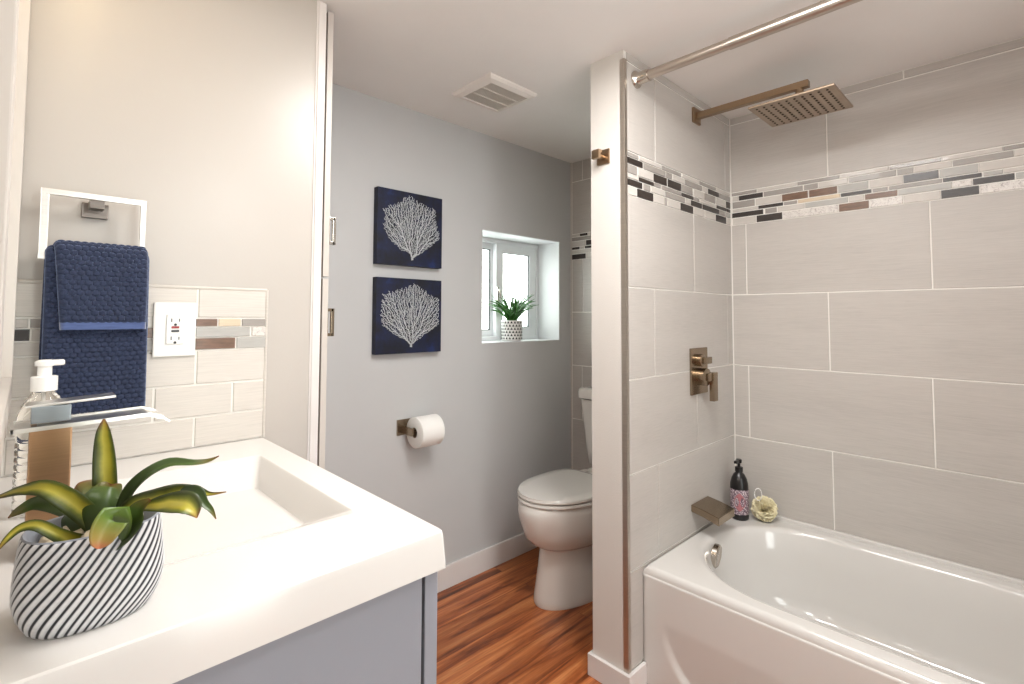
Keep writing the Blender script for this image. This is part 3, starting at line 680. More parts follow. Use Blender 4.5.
def cloth(name, path, xa, xb, parent, mat, pitch=(0.0118, 0.0098), amp=0.0050, dx=0.0019, hem=0.0, sag=0.0, th=0.005, wav=0.0):
    """grid along a y-z path; xa/xb give the x limits at path fraction t"""
    P = [Vector((0, y, z)) for y, z in path]
    L = [0]
    for a, b in zip(P, P[1:]): L.append(L[-1] + (b - a).length)
    T = L[-1]; ns = int(T / dx); nx = int((xb(0.5) - xa(0.5)) / dx)
    def pos(s):
        for i in range(len(L) - 1):
            if s <= L[i + 1] or i == len(L) - 2:
                u = (s - L[i]) / (L[i + 1] - L[i]); return P[i].lerp(P[i + 1], u)
    bm = B(); g = []
    for i in range(ns + 1):
        s = T * i / ns; p = pos(s); q = pos(min(T, s + 0.004)); r = pos(max(0, s - 0.004)); d = (q - r).normalized()
        nrm = Vector((0, -d.z, d.y)) * -1.0
        if nrm.y > 0 and s > T * 0.6: nrm = -nrm
        t = s / T; row = []
        for j in range(nx + 1):
            u = j / nx; x = xa(t) + (xb(t) - xa(t)) * u
            ry = round(s / pitch[1]); sh = 0.5 * (ry % 2)
            fx = (x / pitch[0] + sh) % 1.0 - 0.5; fy = s / pitch[1] - ry
            b = max(0.0, 1 - (fx * fx + fy * fy) * 3.3) ** 0.6
            if hem and T - s < hem: b = 0.25
            e = 1 - max(0, abs(u * 2 - 1) - 0.93) / 0.07
            row.append(bm.verts.new(Vector((x, p.y, p.z - sag * (2 * u - 1) ** 2)) + nrm * (amp * b * (0.3 + 0.7 * e) - 0.006 * (1 - e) ** 2 + wav * math.sin(x * 60 + s * 9))))
        g.append(row)
    for i in range(ns):
        for j in range(nx):
            f = bm.faces.new((g[i][j], g[i][j + 1], g[i + 1][j + 1], g[i + 1][j]))
            if hem and T * (1 - (i + 0.5) / ns) < hem: f.material_index = 1
    o = obj(name, bm, mat, parent, smooth=True)
    md = o.modifiers.new('thickness', 'SOLIDIFY'); md.thickness = th; md.offset = 0
    return o
def arc(yc, zc, r, n=8): return [(yc + r * math.cos(math.pi * k / n), zc + r * math.sin(math.pi * k / n)) for k in range(n + 1)]
tw = empty('hand_towel', (0.11, 1.335, 1.01), 'navy blue popcorn weave hand towel hanging folded over the towel ring', 'towel')
path = [(1.353, 1.04), (1.353, 1.305)] + arc(1.337, 1.313, 0.017)[1:-1] + [(1.320, 1.305), (1.318, 1.20), (1.317, 1.006)]
cloth('towel_body', path, lambda t: 0.024 + 0.004 * t, lambda t: 0.186 + 0.003 * t, tw, ['navy_towel', 'navy_hem'])
path = [(1.3585, 1.25)] + arc(1.335, 1.317, 0.0235)[0:] + [(1.306, 1.29), (1.302, 1.24), (1.303, 1.170)]
cloth('towel_fold', path, lambda t: 0.030 + 0.022 * t, lambda t: 0.184 - 0.002 * t, tw, ['navy_towel', 'navy_hem'], hem=0.016, th=0.007)

# ------------------------------------------------------------------ outlet
ol = empty('wall_outlet', (0.249, YV - 0.009, 1.167), 'white outlet plate with red test button on the backsplash tiles', 'outlet')
YO = YV - 0.0095
bm = B(); box(bm, 0.2075, 0.291, YO - 0.006, YO, 1.1055, 1.229, bev=0.003); obj('plate', bm, 'white_plastic', ol)
bm = B(); box(bm, 0.232, 0.2665, YO - 0.009, YO - 0.006, 1.134, 1.2015, bev=0.0015); face_ = obj('receptacle', bm, 'white_plastic', ol)
for zc_ in (1.188, 1.147):
    bm = B()
    box(bm, 0.2405, 0.2425, YO - 0.0096, YO - 0.0085, zc_ - 0.004, zc_ + 0.004); box(bm, 0.2555, 0.2575, YO - 0.0096, YO - 0.0085, zc_ - 0.0035, zc_ + 0.0035)
    lathe(bm, (0.249, YO - 0.0096, zc_ - 0.010), [(0.003, 0), (0.003, 0.001)], 12, axis='Y')
    obj('slot', fix(bm), 'black_plastic', face_)
bm = B(); box(bm, 0.2415, 0.2565, YO - 0.0105, YO - 0.0085, 1.1695, 1.1745, bev=0.0005); obj('test_button', bm, 'red_plastic', face_)
bm = B(); box(bm, 0.2415, 0.2565, YO - 0.0105, YO - 0.0085, 1.161, 1.166, bev=0.0005); obj('reset_button', bm, 'black_plastic', face_)
for z_ in (1.216, 1.1185):
    bm = B(); lathe(bm, (0.249, YO - 0.0068, z_), [(0.0025, 0), (0.0025, 0.001)], 12, axis='Y')
    obj('screw', fix(bm), 'nickel', ol)

# ------------------------------------------------------------------ linen cabinet (seen edge on)
lc = empty('linen_cabinet', (0.35, 1.64, 0), 'tall built in linen cabinet seen edge on with two stacked doors', 'cabinet')
bm = B(); box(bm, 0.05, 0.592, 1.438, 1.846, 0.0, ZC - 0.004); obj('body', bm, 'door_paint', lc)
bm = B(); box(bm, 0.592, 0.6055, 1.410, 1.835, 0.10, 2.085); obj('door_gap_shade', bm, 'gap_shade', lc)  # dark filler standing in for the shade behind the doors
for z0, z1, hz in ((1.312, 2.088, 1.446), (0.11, 1.306, 1.181)):
    bm = B(); box(bm, 0.606, 0.623, 1.402, 1.838, z0, z1, bev=0.0015)
    d = obj('cabinet_door', bm, 'door_paint', lc)
    bm = B(); y0, y1 = 1.408, 1.418; h = 0.040
    box(bm, 0.623, 0.6255, y0 - 0.004, y1 + 0.006, hz - h, hz + h, bev=0.0005)
    box(bm, 0.636, 0.645, y0, y1, hz - h, hz + h, bev=0.0008)
    box(bm, 0.6235, 0.642, y0, y1, hz + h - 0.009, hz + h, bev=0.0008); box(bm, 0.6235, 0.642, y0, y1, hz - h, hz - h + 0.009, bev=0.0008)
    obj('door_pull', bm, 'nickel' if z0 > 1 else 'bronze_nickel', d)

# ------------------------------------------------------------------ coral canvases
def coral(bm, cx, cz, y, rx, rz, root, seed, n=4600, mat=1):
    rnd = random.Random(seed)
    att = []
    while len(att) < n:
        a, b = rnd.uniform(-1, 1), rnd.uniform(-1, 1)
        r = math.hypot(a, b)
        lobe = 1.0 - 0.16 * abs(math.sin(3.2 * math.atan2(b, a) + seed)) - rnd.uniform(0, 0.12)
        if r < lobe and abs(a * rx) < 0.142 and not (b < -0.3 and abs(a) > (b + 1.0) * 1.25): att.append([cx + a * rx, cz + b * rz])
    step = 0.0031; nodes = [(cx + root[0], cz + root[1])]; par = [-1]
    from mathutils.kdtree import KDTree
    for _ in range(160):
        if not att: break
        kd = KDTree(len(nodes))
        for i, q in enumerate(nodes): kd.insert((q[0], q[1], 0), i)
        kd.balance(); grow = {}
        for p in att:
            _c, bi, m = kd.find((p[0], p[1], 0)); m += 1e-9
            if m < 0.12:
                g = grow.setdefault(bi, [0.0, 0.0])
                g[0] += (p[0] - nodes[bi][0]) / m; g[1] += (p[1] - nodes[bi][1]) / m
        if not grow: break
        base = len(nodes)
        for i, g in grow.items():
            m = math.hypot(*g) + 1e-9; dx, dz = g[0] / m + rnd.uniform(-.8, .8), g[1] / m + rnd.uniform(-.8, .8)
            m = math.hypot(dx, dz); q = (nodes[i][0] + dx / m * step, nodes[i][1] + dz / m * step)
            nodes.append(q); par.append(i)
        kd = KDTree(len(nodes) - base)
        for i, q in enumerate(nodes[base:]): kd.insert((q[0], q[1], 0), i)
        kd.balance()
        att = [p for p in att if kd.find((p[0], p[1], 0))[2] > 0.0028]
    cnt = [1] * len(nodes)
    for i in range(len(nodes) - 1, 0, -1): cnt[par[i]] += cnt[i]
    for i in range(1, len(nodes)):
        a, b = nodes[par[i]], nodes[i]; dx, dz = b[0] - a[0], b[1] - a[1]; m = math.hypot(dx, dz) + 1e-9
        nx, nz = -dz / m, dx / m
        wa = 0.00080 + 0.00008 * math.sqrt(cnt[i]); wb = wa * 0.92
        ex, ez = dx / m * 0.0004, dz / m * 0.0004
        f = bm.faces.new([bm.verts.new((a[0] - nx * wa - ex, y, a[1] - nz * wa - ez)), bm.verts.new((a[0] + nx * wa - ex, y, a[1] + nz * wa - ez)),
                          bm.verts.new((b[0] + nx * wb + ex, y, b[1] + nz * wb + ez)), bm.verts.new((b[0] - nx * wb + ex, y, b[1] - nz * wb + ez))])
        f.material_index = mat
for z0, z1, seed, where, root in ((1.411, 1.722, 4, 'upper of the two, with a smooth fan of white coral', (0.002, -0.140)), (1.046, 1.357, 11, 'lower of the two, with a wider bushy white coral', (0.0, -0.140))):
    bm = B(); box(bm, 1.003, 1.320, 1.815, YG - 0.001, z0, z1, 0, bev=0.0012)
    cz = (z0 + z1) / 2
    coral(bm, 1.166, cz + 0.010, 1.8144, 0.158 if seed == 4 else 0.180, 0.140 if seed == 4 else 0.132, root, seed)
    for f in bm.faces: f.normal_update()
    o = obj('canvas_print', bm, ['canvas_navy', 'coral_white'], loc=(1.1615, 1.83, z0))
    tag(o, 'navy canvas print, ' + where, 'wall art', 'coral canvases')

# ------------------------------------------------------------------ potted grass on the sill
pg = empty('potted_grass', (1.862, 1.928, WZ0 + 0.003), 'small potted grass plant in a white pot with black triangles on the window sill', 'potted plant')
pc = (1.862, 1.928, WZ0 + 0.003)
bm = B(); lathe(bm, pc, [(0.046, 0), (0.054, 0.004), (0.056, 0.10), (0.0565, 0.108), (0.052, 0.108), (0.051, 0.09), (0.0, 0.088)], 40, 0, cap1=False)
for r in range(6):
    for k in range(20):
        a = 2 * math.pi * (k + 0.5 * (r % 2)) / 20; z = pc[2] + 0.010 + r * 0.0165
        rr = 0.0566
        def q(da, dz): return Vector((pc[0] + rr * math.cos(a + da), pc[1] + rr * math.sin(a + da), z + dz))
        f = bm.faces.new([bm.verts.new(q(-0.12, 0)), bm.verts.new(q(0.12, 0)), bm.verts.new(q(0, 0.0125))]); f.material_index = 1
obj('pot', bm, ['pot_white', 'triangle_black'], pg, auto=40)
bm = B(); random.seed(5)
for k in range(60):
    a = random.uniform(0, 2 * math.pi); ln = random.uniform(0.15, 0.24); lean = random.uniform(0.4, 1.2)
    if k < 5: a = (math.pi, 2.6, 0.0, -0.35, 3.4)[k]; ln = (0.23, 0.19, 0.24, 0.2, 0.17)[k]; lean = 1.0
    b = Vector((pc[0] + random.uniform(-.02, .02), pc[1] + random.uniform(-.02, .02), pc[2] + 0.085))
    dr_ = Vector((math.cos(a), math.sin(a) * 0.8, 0)); sd_ = Vector((-math.sin(a), math.cos(a), random.uniform(0.5, 1.1))).normalized(); w = random.uniform(0.006, 0.009)
    prev = None
    for i in range(9):
        t = i / 8; th = lean * (0.35 + 1.1 * t)
        if i: p = p + (dr_ * math.sin(th) + Vector((0, 0, 1)) * math.cos(th)) * (ln / 8)
        else: p = b
        ww = w * (1 - t ** 3 * 0.9) * min(1.0, 0.5 + t)
        cur = [bm.verts.new(p - sd_ * ww), bm.verts.new(p + Vector((0, 0, -0.3 * ww))), bm.verts.new(p + sd_ * ww)]
        if prev:
            bm.faces.new((prev[0], prev[1], cur[1], cur[0])); bm.faces.new((prev[1], prev[2], cur[2], cur[1]))
        prev = cur
o = obj('foliage', bm, 'leaf_green', pg, smooth=True)
md = o.modifiers.new('thickness', 'SOLIDIFY'); md.thickness = 0.0006

# ------------------------------------------------------------------ toilet paper holder and roll
hd = empty('toilet_paper_holder', (1.155, YG, 0.72), 'bronze toned toilet paper holder with square back plate on the grey wall', 'toilet paper holder')
bm = B(); box(bm, 1.122, 1.184, YG - 0.008, YG, 0.706, 0.770, bev=0.0015); obj('back_plate', bm, 'bronze_nickel', hd)
bm = B(); box(bm, 1.146, 1.156, YG - 0.078, YG - 0.007, 0.712, 0.742, bev=0.001)
rings(bm, [[Vector((x, YG - 0.070 + 0.008 * math.cos(a), 0.727 + 0.008 * math.sin(a))) for a in [2 * math.pi * k / 12 for k in range(12)]] for x in (1.150, 1.262)])
obj('arm', fix(bm), 'bronze_nickel', hd)
bm = B()
yc_, zc_ = YG - 0.070, 0.7225
lathe(bm, (1.163, yc_, zc_), [(0.021, 0.0), (0.060, 0.0), (0.063, 0.002), (0.063, 0.108), (0.060, 0.110), (0.021, 0.110)], 48, 0, 'X', cap0=False, cap1=False)
#prism(bm, [(yc_ - 0.0632, zc_ + 0.01), (yc_ - 0.0638, zc_ + 0.01), (yc_ - 0.0640, zc_ - 0.035), (yc_ - 0.0634, zc_ - 0.035)], 'X', 1.164, 1.272)
rl = obj('toilet_paper_roll', fix(bm), 'paper', loc=(1.218, yc_, zc_), auto=50)
tag(rl, 'white toilet paper roll hanging on the holder by the toilet', 'toilet paper')
bm = B(); lathe(bm, (1.1635, yc_, zc_), [(0.0208, 0), (0.0208, 0.109), (0.0195, 0.109), (0.0195, 0.0), (0.0208, 0.0)], 32, 0, 'X', cap0=False, cap1=False)
obj('cardboard_core', fix(bm), 'card', rl, auto=50)

# ------------------------------------------------------------------ exhaust fan grille
ev = empty('exhaust_fan', (1.32, 1.472, ZC), 'white square exhaust fan grille on the ceiling', 'exhaust fan')
vx0, vx1, vy0, vy1 = 1.198, 1.448, 1.356, 1.590
bm = B()
o4 = lambda x0, x1, y0, y1, z: [Vector((x0, y0, z)), Vector((x1, y0, z)), Vector((x1, y1, z)), Vector((x0, y1, z))]
i_ = 0.029
rings(bm, [o4(vx0, vx1, vy0, vy1, ZC), o4(vx0, vx1, vy0, vy1, ZC - 0.006), o4(vx0 + .007, vx1 - .007, vy0 + .007, vy1 - .007, ZC - 0.016),
           o4(vx0 + i_, vx1 - i_, vy0 + i_, vy1 - i_, ZC - 0.021), o4(vx0 + i_, vx1 - i_, vy0 + i_, vy1 - i_, ZC - 0.008)], cap1=False, cap0=False)
obj('frame', fix(bm), 'vent_white', ev)
bm = B(); box(bm, vx0 + i_, vx1 - i_, vy0 + i_, vy1 - i_, ZC - 0.009, ZC - 0.006); obj('backing', bm, 'vent_dark', ev)
bm = B(); n_ = 26
for k in range(n_):
    x = vx0 + i_ + (vx1 - vx0 - 2 * i_) * (k + 0.5) / n_; box(bm, x - 0.0016, x + 0.0016, vy0 + i_, vy1 - i_, ZC - 0.016, ZC - 0.010)
for k in (1, 2): y = vy0 + i_ + (vy1 - vy0 - 2 * i_) * k / 3; box(bm, vx0 + i_, vx1 - i_, y - 0.0028, y + 0.0028, ZC - 0.0195, ZC - 0.010)
obj('louvers', bm, 'vent_louver', ev)

# ------------------------------------------------------------------ toilet
TY = 1.455
def egg(xf, xb, hw, z, n=64, sq=3.2):
    xm = xf + (xb - xf) * 0.52; out = []
    for k in range(n):
        a = 2 * math.pi * k / n; c, s_ = math.cos(a), math.sin(a)
        e = 2.0 if c < 0 else sq
        rr = (abs(c) ** e + abs(s_) ** e) ** (-1 / e)
        x = xm + (rr * c) * ((xm - xf) if c < 0 else (xb - xm)); out.append(Vector((x, TY + rr * s_ * hw, z)))
    return out
to = empty('toilet', (1.85, TY, 0), 'white two piece toilet with closed lid beside the grey wall', 'toilet')
bm = B()
rings(bm, [egg(1.568, 2.08, 0.128, 0.0), egg(1.566, 2.08, 0.130, 0.008), egg(1.569, 2.08, 0.128, 0.03), egg(1.582, 2.08, 0.122, 0.10), egg(1.593, 2.08, 0.117, 0.16),
           egg(1.600, 2.08, 0.115, 0.210), egg(1.601, 2.08, 0.116, 0.222), egg(1.597, 2.08, 0.121, 0.228), egg(1.585, 2.08, 0.130, 0.232), egg(1.556, 2.08, 0.148, 0.250), egg(1.522, 2.08, 0.166, 0.282), egg(1.510, 2.08, 0.178, 0.325),
           egg(1.494, 2.08, 0.180, 0.365), egg(1.490, 2.08, 0.182, 0.395), egg(1.494, 2.08, 0.180, 0.416), egg(1.502, 2.08, 0.178, 0.425), egg(1.52, 2.06, 0.15, 0.426)])
box(bm, 1.98, 2.24, TY - 0.11, TY + 0.11, 0.33, 0.448, bev=0.015, seg=4)
obj('bowl', fix(bm), 'porcelain', to, auto=35)
bm = B()
rings(bm, [egg(1.50, 1.96, 0.166, 0.4275, sq=5), egg(1.500, 1.965, 0.178, 0.4285, sq=5), egg(1.496, 1.965, 0.181, 0.433, sq=5), egg(1.498, 1.965, 0.180, 0.440, sq=5), egg(1.506, 1.96, 0.173, 0.4425, sq=5)])
obj('seat', fix(bm), 'porcelain', to, auto=35)
bm = B()
rings(bm, [egg(1.500, 1.94, 0.168, 0.4465, sq=5), egg(1.501, 1.945, 0.177, 0.4475, sq=5), egg(1.498, 1.945, 0.179, 0.452, sq=5), egg(1.501, 1.945, 0.177, 0.4600, sq=5), egg(1.500, 1.94, 0.168, 0.4640, sq=5), egg(1.54, 1.92, 0.13, 0.4660, sq=5), egg(1.7, 1.85, 0.04, 0.4665, sq=5)])
ld = obj('lid', fix(bm), 'porcelain', to, auto=35)
for s_ in (-1, 1):
    bm = B(); box(bm, 1.935, 1.99, TY + s_ * 0.075 - 0.016, TY + s_ * 0.075 + 0.016, 0.428, 0.460, bev=0.005, seg=3); obj('hinge', bm, 'porcelain', ld, auto=40)
bm = B()
def tk(x0, x1, hw, z, r=0.03): return rrect(x0, x1, TY - hw, TY + hw, z, r, 6)
rings(bm, [tk(2.115, 2.235, 0.155, 0.442, 0.02), tk(2.105, 2.24, 0.168, 0.450), tk(2.098, 2.245, 0.176, 0.52), tk(2.085, 2.247, 0.192, 0.70), tk(2.080, 2.247, 0.198, 0.776)])
tank = obj('tank', fix(bm), 'porcelain', to, auto=50)
bm = B(); rings(bm, [tk(2.082, 2.248, 0.198, 0.778), tk(2.070, 2.250, 0.207, 0.783), tk(2.069, 2.250, 0.208, 0.815), tk(2.073, 2.249, 0.204, 0.829), tk(2.085, 2.245, 0.192, 0.834)])
obj('tank_lid', fix(bm), 'porcelain', to, auto=50)
bm = B(); lathe(bm, (2.083, TY - 0.15, 0.73), [(0.012, 0), (0.012, -0.014)], 16, axis='X'); box(bm, 2.062, 2.070, TY - 0.155, TY - 0.09, 0.722, 0.736, bev=0.003)
obj('flush_lever', fix(bm), 'nickel', tank)

# ------------------------------------------------------------------ bathtub
bt = empty('bathtub', (1.878, 0.16, 0), 'white alcove bathtub with a curved front apron', 'bathtub')
TX0, TX1, TY0, TY1, TZ_ = 1.503, XT - 0.001, -0.655, YC - 0.001, 0.378
CX, CY = 1.877, 0.15
def stad(a, r, y1, y0):
    """distance from the centre to a stadium outline along angle a (half width r, end centres y1, y0)"""
    lo, hi = 0.0, 2.0; c, s_ = math.cos(a), math.sin(a)
    def inside(t):
        x, y = t * c, CY + t * s_
        if y > y1: return x * x + (y - y1) ** 2 < r * r
        if y < y0: return x * x + (y - y0) ** 2 < r * r
        return abs(x) < r
    for _ in range(40):
        m = (lo + hi) / 2
        if inside(m): lo = m
        else: hi = m
    return lo
def rect_t(a, ins=0.0):
    c, s_ = math.cos(a), math.sin(a); t = 1e9
    if c > 1e-9: t = min(t, (TX1 - ins - CX) / c)
    if c < -1e-9: t = min(t, (TX0 + ins - CX) / c)
    if s_ > 1e-9: t = min(t, (TY1 - ins - CY) / s_)
    if s_ < -1e-9: t = min(t, (TY0 + ins - CY) / s_)
    return t
angs = [2 * math.pi * k / 160 for k in range(160)] + [math.atan2(y - CY, x - CX) % (2 * math.pi) for x in (TX0, TX1) for y in (TY0, TY1)]
angs = sorted(set(round(a, 6) for a in angs))
def R_out(ins, z, dx=0.0):
    out = []
    for a in angs:
        t = rect_t(a, ins); out.append(Vector((max(CX + t * math.cos(a), TX0 + ins + dx), CY + t * math.sin(a), z)))
    return out
def R_in(r, y1, y0, z):
    return [Vector((CX + stad(a, r, y1, y0) * math.cos(a), CY + stad(a, r, y1, y0) * math.sin(a), z)) for a in angs]
bm = B()
rings(bm, [R_out(0, 0.0, 0.03), R_out(0, 0.345, 0.03), R_out(0, 0.345), R_out(0, 0.358), R_out(0.002, 0.368), R_out(0.007, 0.375), R_out(0.013, 0.3778), R_out(0.017, TZ_),
           R_in(0.326, 0.562, -0.272, TZ_), R_in(0.322, 0.56, -0.27, 0.3778), R_in(0.314, 0.555, -0.265, 0.3765), R_in(0.307, 0.553, -0.262, 0.371), R_in(0.302, 0.552, -0.26, 0.360), R_in(0.290, 0.545, -0.24, 0.26), R_in(0.277, 0.535, -0.20, 0.14),
           R_in(0.262, 0.52, -0.16, 0.095), R_in(0.235, 0.50, -0.13, 0.075), R_in(0.10, 0.45, -0.10, 0.068)])
# raised tile lip along the wall
box(bm, XT - 0.020, XT - 0.001, TY0, TY1, 0.374, 0.390, bev=0.004, seg=3)
obj('basin', fix(bm), 'tub_enamel', bt, auto=50)
# apron with its sculpted panel
bm = B(); g = []
NY, NZ = 150, 44
for i in range(NY + 1):
    y = TY0 + (TY1 - TY0) * i / NY; row = []
    for j in range(NZ + 1):
        z = 0.352 * j / NZ
        d1 = (TY1 - 0.07) - y; d0 = y - (TY0 + 0.07)
        # panel outline: sweeps in towards the floor at each end
        e = min(d1, d0) - 0.16 * max(0.0, 1 - z / 0.21) ** 2.2
        e2 = min(e, 0.27 - z)
        q = max(0.0, min(1.0, e2 / 0.012)); q = q * q * (3 - 2 * q)
        fade = max(0.0, min(1.0, (0.22 - z) / 0.15))
        row.append(bm.verts.new((TX0 + 0.0005 + 0.012 * q * fade, y, z)))
    g.append(row)
for i in range(NY):
    for j in range(NZ): bm.faces.new((g[i][j], g[i][j + 1], g[i + 1][j + 1], g[i + 1][j]))
o = obj('apron', fix(bm), 'tub_enamel', bt, smooth=True)
md = o.modifiers.new('thickness', 'SOLIDIFY'); md.thickness = 0.004; md.offset = 0
bm = B(); lathe(bm, (1.862, 0.852, 0.322), [(0.026, 0.012), (0.030, 0.0), (0.041, -0.002), (0.042, -0.018), (0.037, -0.022), (0.034, -0.0205), (0.0, -0.0205)], 40, axis='Y', cap1=False)
bmesh.ops.rotate(bm, verts=bm.verts, cent=(1.862, 0.852, 0.322), matrix=Matrix.Rotation(math.radians(9), 3, 'Z') @ Matrix.Rotation(math.radians(7), 3, 'X'))
obj('overflow_cover', fix(bm), 'nickel', bt, auto=40)

# tub spout, valve, shower head, rod
sp = empty('tub_spout', (1.92, YC, 0.48), 'flat bronze toned tub spout under the shower valve', 'tub spout')
bm = B()
rings(bm, [[Vector((1.844, y, z - 0.012)), Vector((1.984, y, z - 0.012)), Vector((1.984, y, z - h - 0.012)), Vector((1.844, y, z - h - 0.012))] for y, z, h in ((YC, 0.500, 0.026), (0.88, 0.493, 0.027), (0.82, 0.479, 0.030))])
bmesh.ops.bevel(bm, geom=list(bm.edges), offset=0.0015, segments=2, affect='EDGES')
obj('spout_body', fix(bm), 'bronze_nickel', sp)
va = empty('shower_valve', (1.915, YC, 0.99), 'bronze toned shower valve plate with two square handles', 'shower valve')
bm = B(); box(bm, 1.846, 1.985, YC - 0.008, YC, 0.899, 1.079, bev=0.002); obj('plate', bm, 'bronze_nickel', va)
bm = B(); lathe(bm, (1.908, YC - 0.008, 1.031), [(0.024, 0), (0.024, -0.018), (0.018, -0.02)], 28, axis='Y'); box(bm, 1.900, 1.952, YC - 0.042, YC - 0.019, 1.018, 1.044, bev=0.002)
obj('diverter_knob', fix(bm), 'bronze_nickel', va, auto=40)
bm = B(); lathe(bm, (1.915, YC - 0.008, 0.967), [(0.034, 0), (0.034, -0.030), (0.031, -0.032)], 32, axis='Y'); box(bm, 1.905, 1.965, YC - 0.050, YC - 0.036, 0.952, 0.982, bev=0.002); box(bm, 1.935, 1.970, YC - 0.056, YC - 0.036, 0.872, 0.984, bev=0.003)
obj('lever', fix(bm), 'bronze_nickel', va, auto=40)
sh = empty('rain_shower', (1.925, YC, 2.01), 'square rain shower head on a long straight wall arm', 'shower head')
bm = B(); box(bm, 1.893, 1.953, YC - 0.010, YC, 1.980, 2.040, bev=0.002); obj('wall_flange', bm, 'champagne', sh)
bm = B(); box(bm, 1.911, 1.937, 0.515, YC - 0.009, 1.998, 2.021, bev=0.0015); obj('arm', bm, 'champagne', sh)
bm = B(); lathe(bm, (1.924, 0.545, 1.937), [(0.022, 0.0), (0.022, 0.02), (0.013, 0.028), (0.013, 0.062)], 20); obj('swivel', fix(bm), 'champagne', sh, auto=40)
bm = B(); box(bm, 1.802, 2.046, 0.412, 0.676, 1.930, 1.937, bev=0.0025); hp = obj('head_plate', bm, 'shower_plate', sh)
bm = B()
for i in range(10):
    for j in range(10):
        x = 1.826 + (2.026 - 1.826) * i / 9; y = 0.437 + (0.653 - 0.437) * j / 9
        lathe(bm, (x, y, 1.9305), [(0.0042, 0), (0.0034, -0.0025)], 8)
nz_ = obj('nozzles', fix(bm), 'nozzle', hp, auto=40); nz_['kind'] = 'stuff'
rd = empty('curtain_rod', (1.485, YC, 2.015), 'brushed nickel shower curtain rod near the ceiling', 'curtain rod')
bm = B()
def ytube(bm, y0, y1, r): return rings(bm, [circ((1.485, y0, 2.015), r, 24, 'Y'), circ((1.485, y1, 2.015), r, 24, 'Y')])
ytube(bm, YC - 0.03, 0.60, 0.0160); obj('rod', fix(bm), 'nickel_rod', rd, auto=40)
bm = B(); ytube(bm, 0.605, -0.64, 0.0180); obj('outer_rod', fix(bm), 'nickel_rod', rd, auto=40)
bm = B(); lathe(bm, (1.485, YC, 2.015), [(0.030, 0), (0.030, -0.004), (0.026, -0.009), (0.022, -0.012), (0.0205, -0.014), (0.0205, -0.052), (0.0150, -0.053)], 32, axis='Y'); obj('flange', fix(bm), 'nickel', rd, auto=40)
bm = B(); lathe(bm, (1.485, -0.66, 2.015), [(0.030, 0), (0.030, 0.004), (0.026, 0.009), (0.0165, 0.014), (0.0165, 0.052)], 32, axis='Y'); obj('flange', fix(bm), 'nickel', rd, auto=40)
rh = empty('robe_hook', (XP, 1.012, 1.748), 'small square bronze toned robe hook on the divider wall end', 'robe hook')
bm = B(); box(bm, XP - 0.006, XP, 0.984, 1.034, 1.722, 1.772, bev=0.001); obj('plate', bm, 'champagne', rh)
bm = B(); lathe(bm, (XP - 0.005, 1.010, 1.745), [(0.009, 0), (0.008, -0.035)], 16, axis='X'); box(bm, XP - 0.048, XP - 0.036, 0.996, 1.026, 1.733, 1.762, bev=0.001); box(bm, XP - 0.044, XP - 0.026, 0.998, 1.024, 1.755, 1.765, bev=0.001)
obj('hook', fix(bm), 'champagne', rh, auto=40)

# ------------------------------------------------------------------ bottle and bath puff on the tub corner
bo = empty('pump_bottle', (2.135, 0.862, TZ_), 'black pump bottle with a pink floral label on the tub corner', 'bottle')
bc = (2.135, 0.862, TZ_)
bm = B(); lathe(bm, bc, [(0.030, 0), (0.0345, 0.004), (0.035, 0.012), (0.035, 0.125), (0.034, 0.142), (0.029, 0.162), (0.021, 0.178), (0.0135, 0.186), (0.0135, 0.193)], 36); obj('bottle_body', fix(bm), 'black_plastic', bo, auto=50)
bm = B(); lathe(bm, bc, [(0.0355, 0.024), (0.0357, 0.025), (0.0357, 0.121), (0.0355, 0.122)], 36, cap0=False, cap1=False)
lb = obj('label', fix(bm), 'soap_label', bo, auto=50); lb['label'] = 'pale floral paper label'
bm = B(); n = 24; a0 = math.atan2(-0.862, -2.135) + 0.02
def onlab(a, z): return Vector((bc[0] + 0.0361 * math.cos(a0 + a), bc[1] + 0.0361 * math.sin(a0 + a), bc[2] + z))
vs_ = [bm.verts.new(onlab(0.62 * math.cos(2 * math.pi * k / n), 0.074 + 0.032 * math.sin(2 * math.pi * k / n) * (1 + 0.12 * math.cos(8 * math.pi * k / n)))) for k in range(n)]
c0 = bm.verts.new(onlab(0, 0.074))
for k in range(n): bm.faces.new((c0, vs_[k], vs_[(k + 1) % n]))
obj('emblem', bm, 'label_rose', lb)
bm = B()
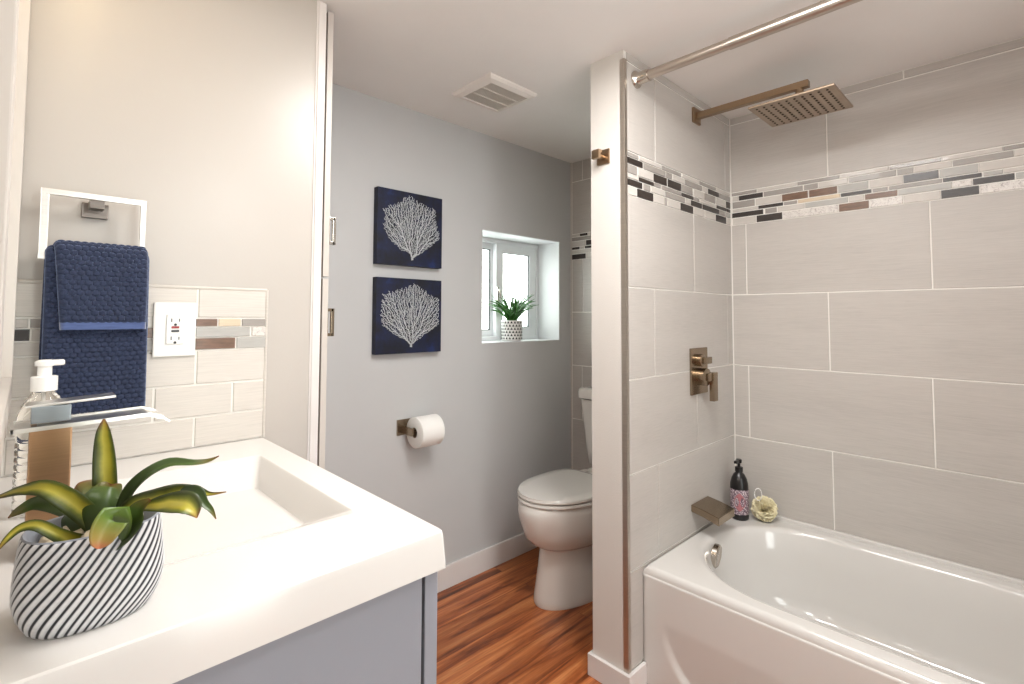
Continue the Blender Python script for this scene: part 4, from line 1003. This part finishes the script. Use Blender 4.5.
for z, w in ((0.092, 0.25), (0.086, 0.38), (0.076, 0.46), (0.066, 0.34), (0.058, 0.22)):
    q = [bm.verts.new(onlab(a, zz) * 1.0 + Vector((-0.0002, -0.0001, 0))) for a, zz in ((-w, z - 0.0012), (w, z - 0.0012), (w, z + 0.0012), (-w, z + 0.0012))]
    bm.faces.new(q)
obj('print', bm, 'label_print', lb)
bm = B(); lathe(bm, bc, [(0.0155, 0.190), (0.0155, 0.207), (0.006, 0.209), (0.006, 0.222), (0.011, 0.224), (0.012, 0.236), (0.009, 0.239)], 24); box(bm, bc[0] - 0.036, bc[0] + 0.002, bc[1] - 0.006, bc[1] + 0.006, bc[2] + 0.226, bc[2] + 0.237, bev=0.003)
obj('pump', fix(bm), 'black_plastic', bo, auto=40)

pf = empty('bath_puff', (2.185, 0.780, TZ_), 'pale yellow mesh bath puff beside the black bottle', 'bath puff')
bm = B(); pcn = Vector((2.180, 0.782, TZ_ + 0.048)); random.seed(12)
for k in range(46):      # ruffled discs of netting
    ax = Vector((random.gauss(0, 1), random.gauss(0, 1), random.gauss(0, 1))).normalized()
    u = ax.orthogonal().normalized(); w = ax.cross(u); R = random.uniform(0.036, 0.050); ph = random.uniform(0, 6.28); nw = random.choice((5, 6, 7))
    ctr = bm.verts.new(pcn); inner = []; outer = []
    for j in range(36):
        a = 2 * math.pi * j / 36
        for rad, lst in ((R * 0.6, inner), (R, outer)):
            q = pcn + (u * math.cos(a) + w * math.sin(a)) * rad + ax * (0.006 + 0.011 * rad / R * math.sin(nw * a + ph))
            if q.z < TZ_ + 0.002: q.z = TZ_ + 0.002
            q.x = min(q.x, XT - 0.006)
            lst.append(bm.verts.new(q))
    for j in range(36):
        j2 = (j + 1) % 36
        bm.faces.new((ctr, inner[j], inner[j2])); bm.faces.new((inner[j], outer[j], outer[j2], inner[j2]))
obj('netting', bm, 'puff_yellow', pf, smooth=True)
bm = B(); pts = []
for k in range(17):
    a = math.pi * 2 * k / 16; pts.append(pcn + Vector((-0.028, 0.012, 0.040)) + Vector((-0.006 * math.cos(a), 0.012 * math.cos(a), 0.020 + 0.024 * math.sin(a))))
tube(bm, pts, 0.0018, 8); obj('cord', fix(bm), 'white_plastic', pf, smooth=True)
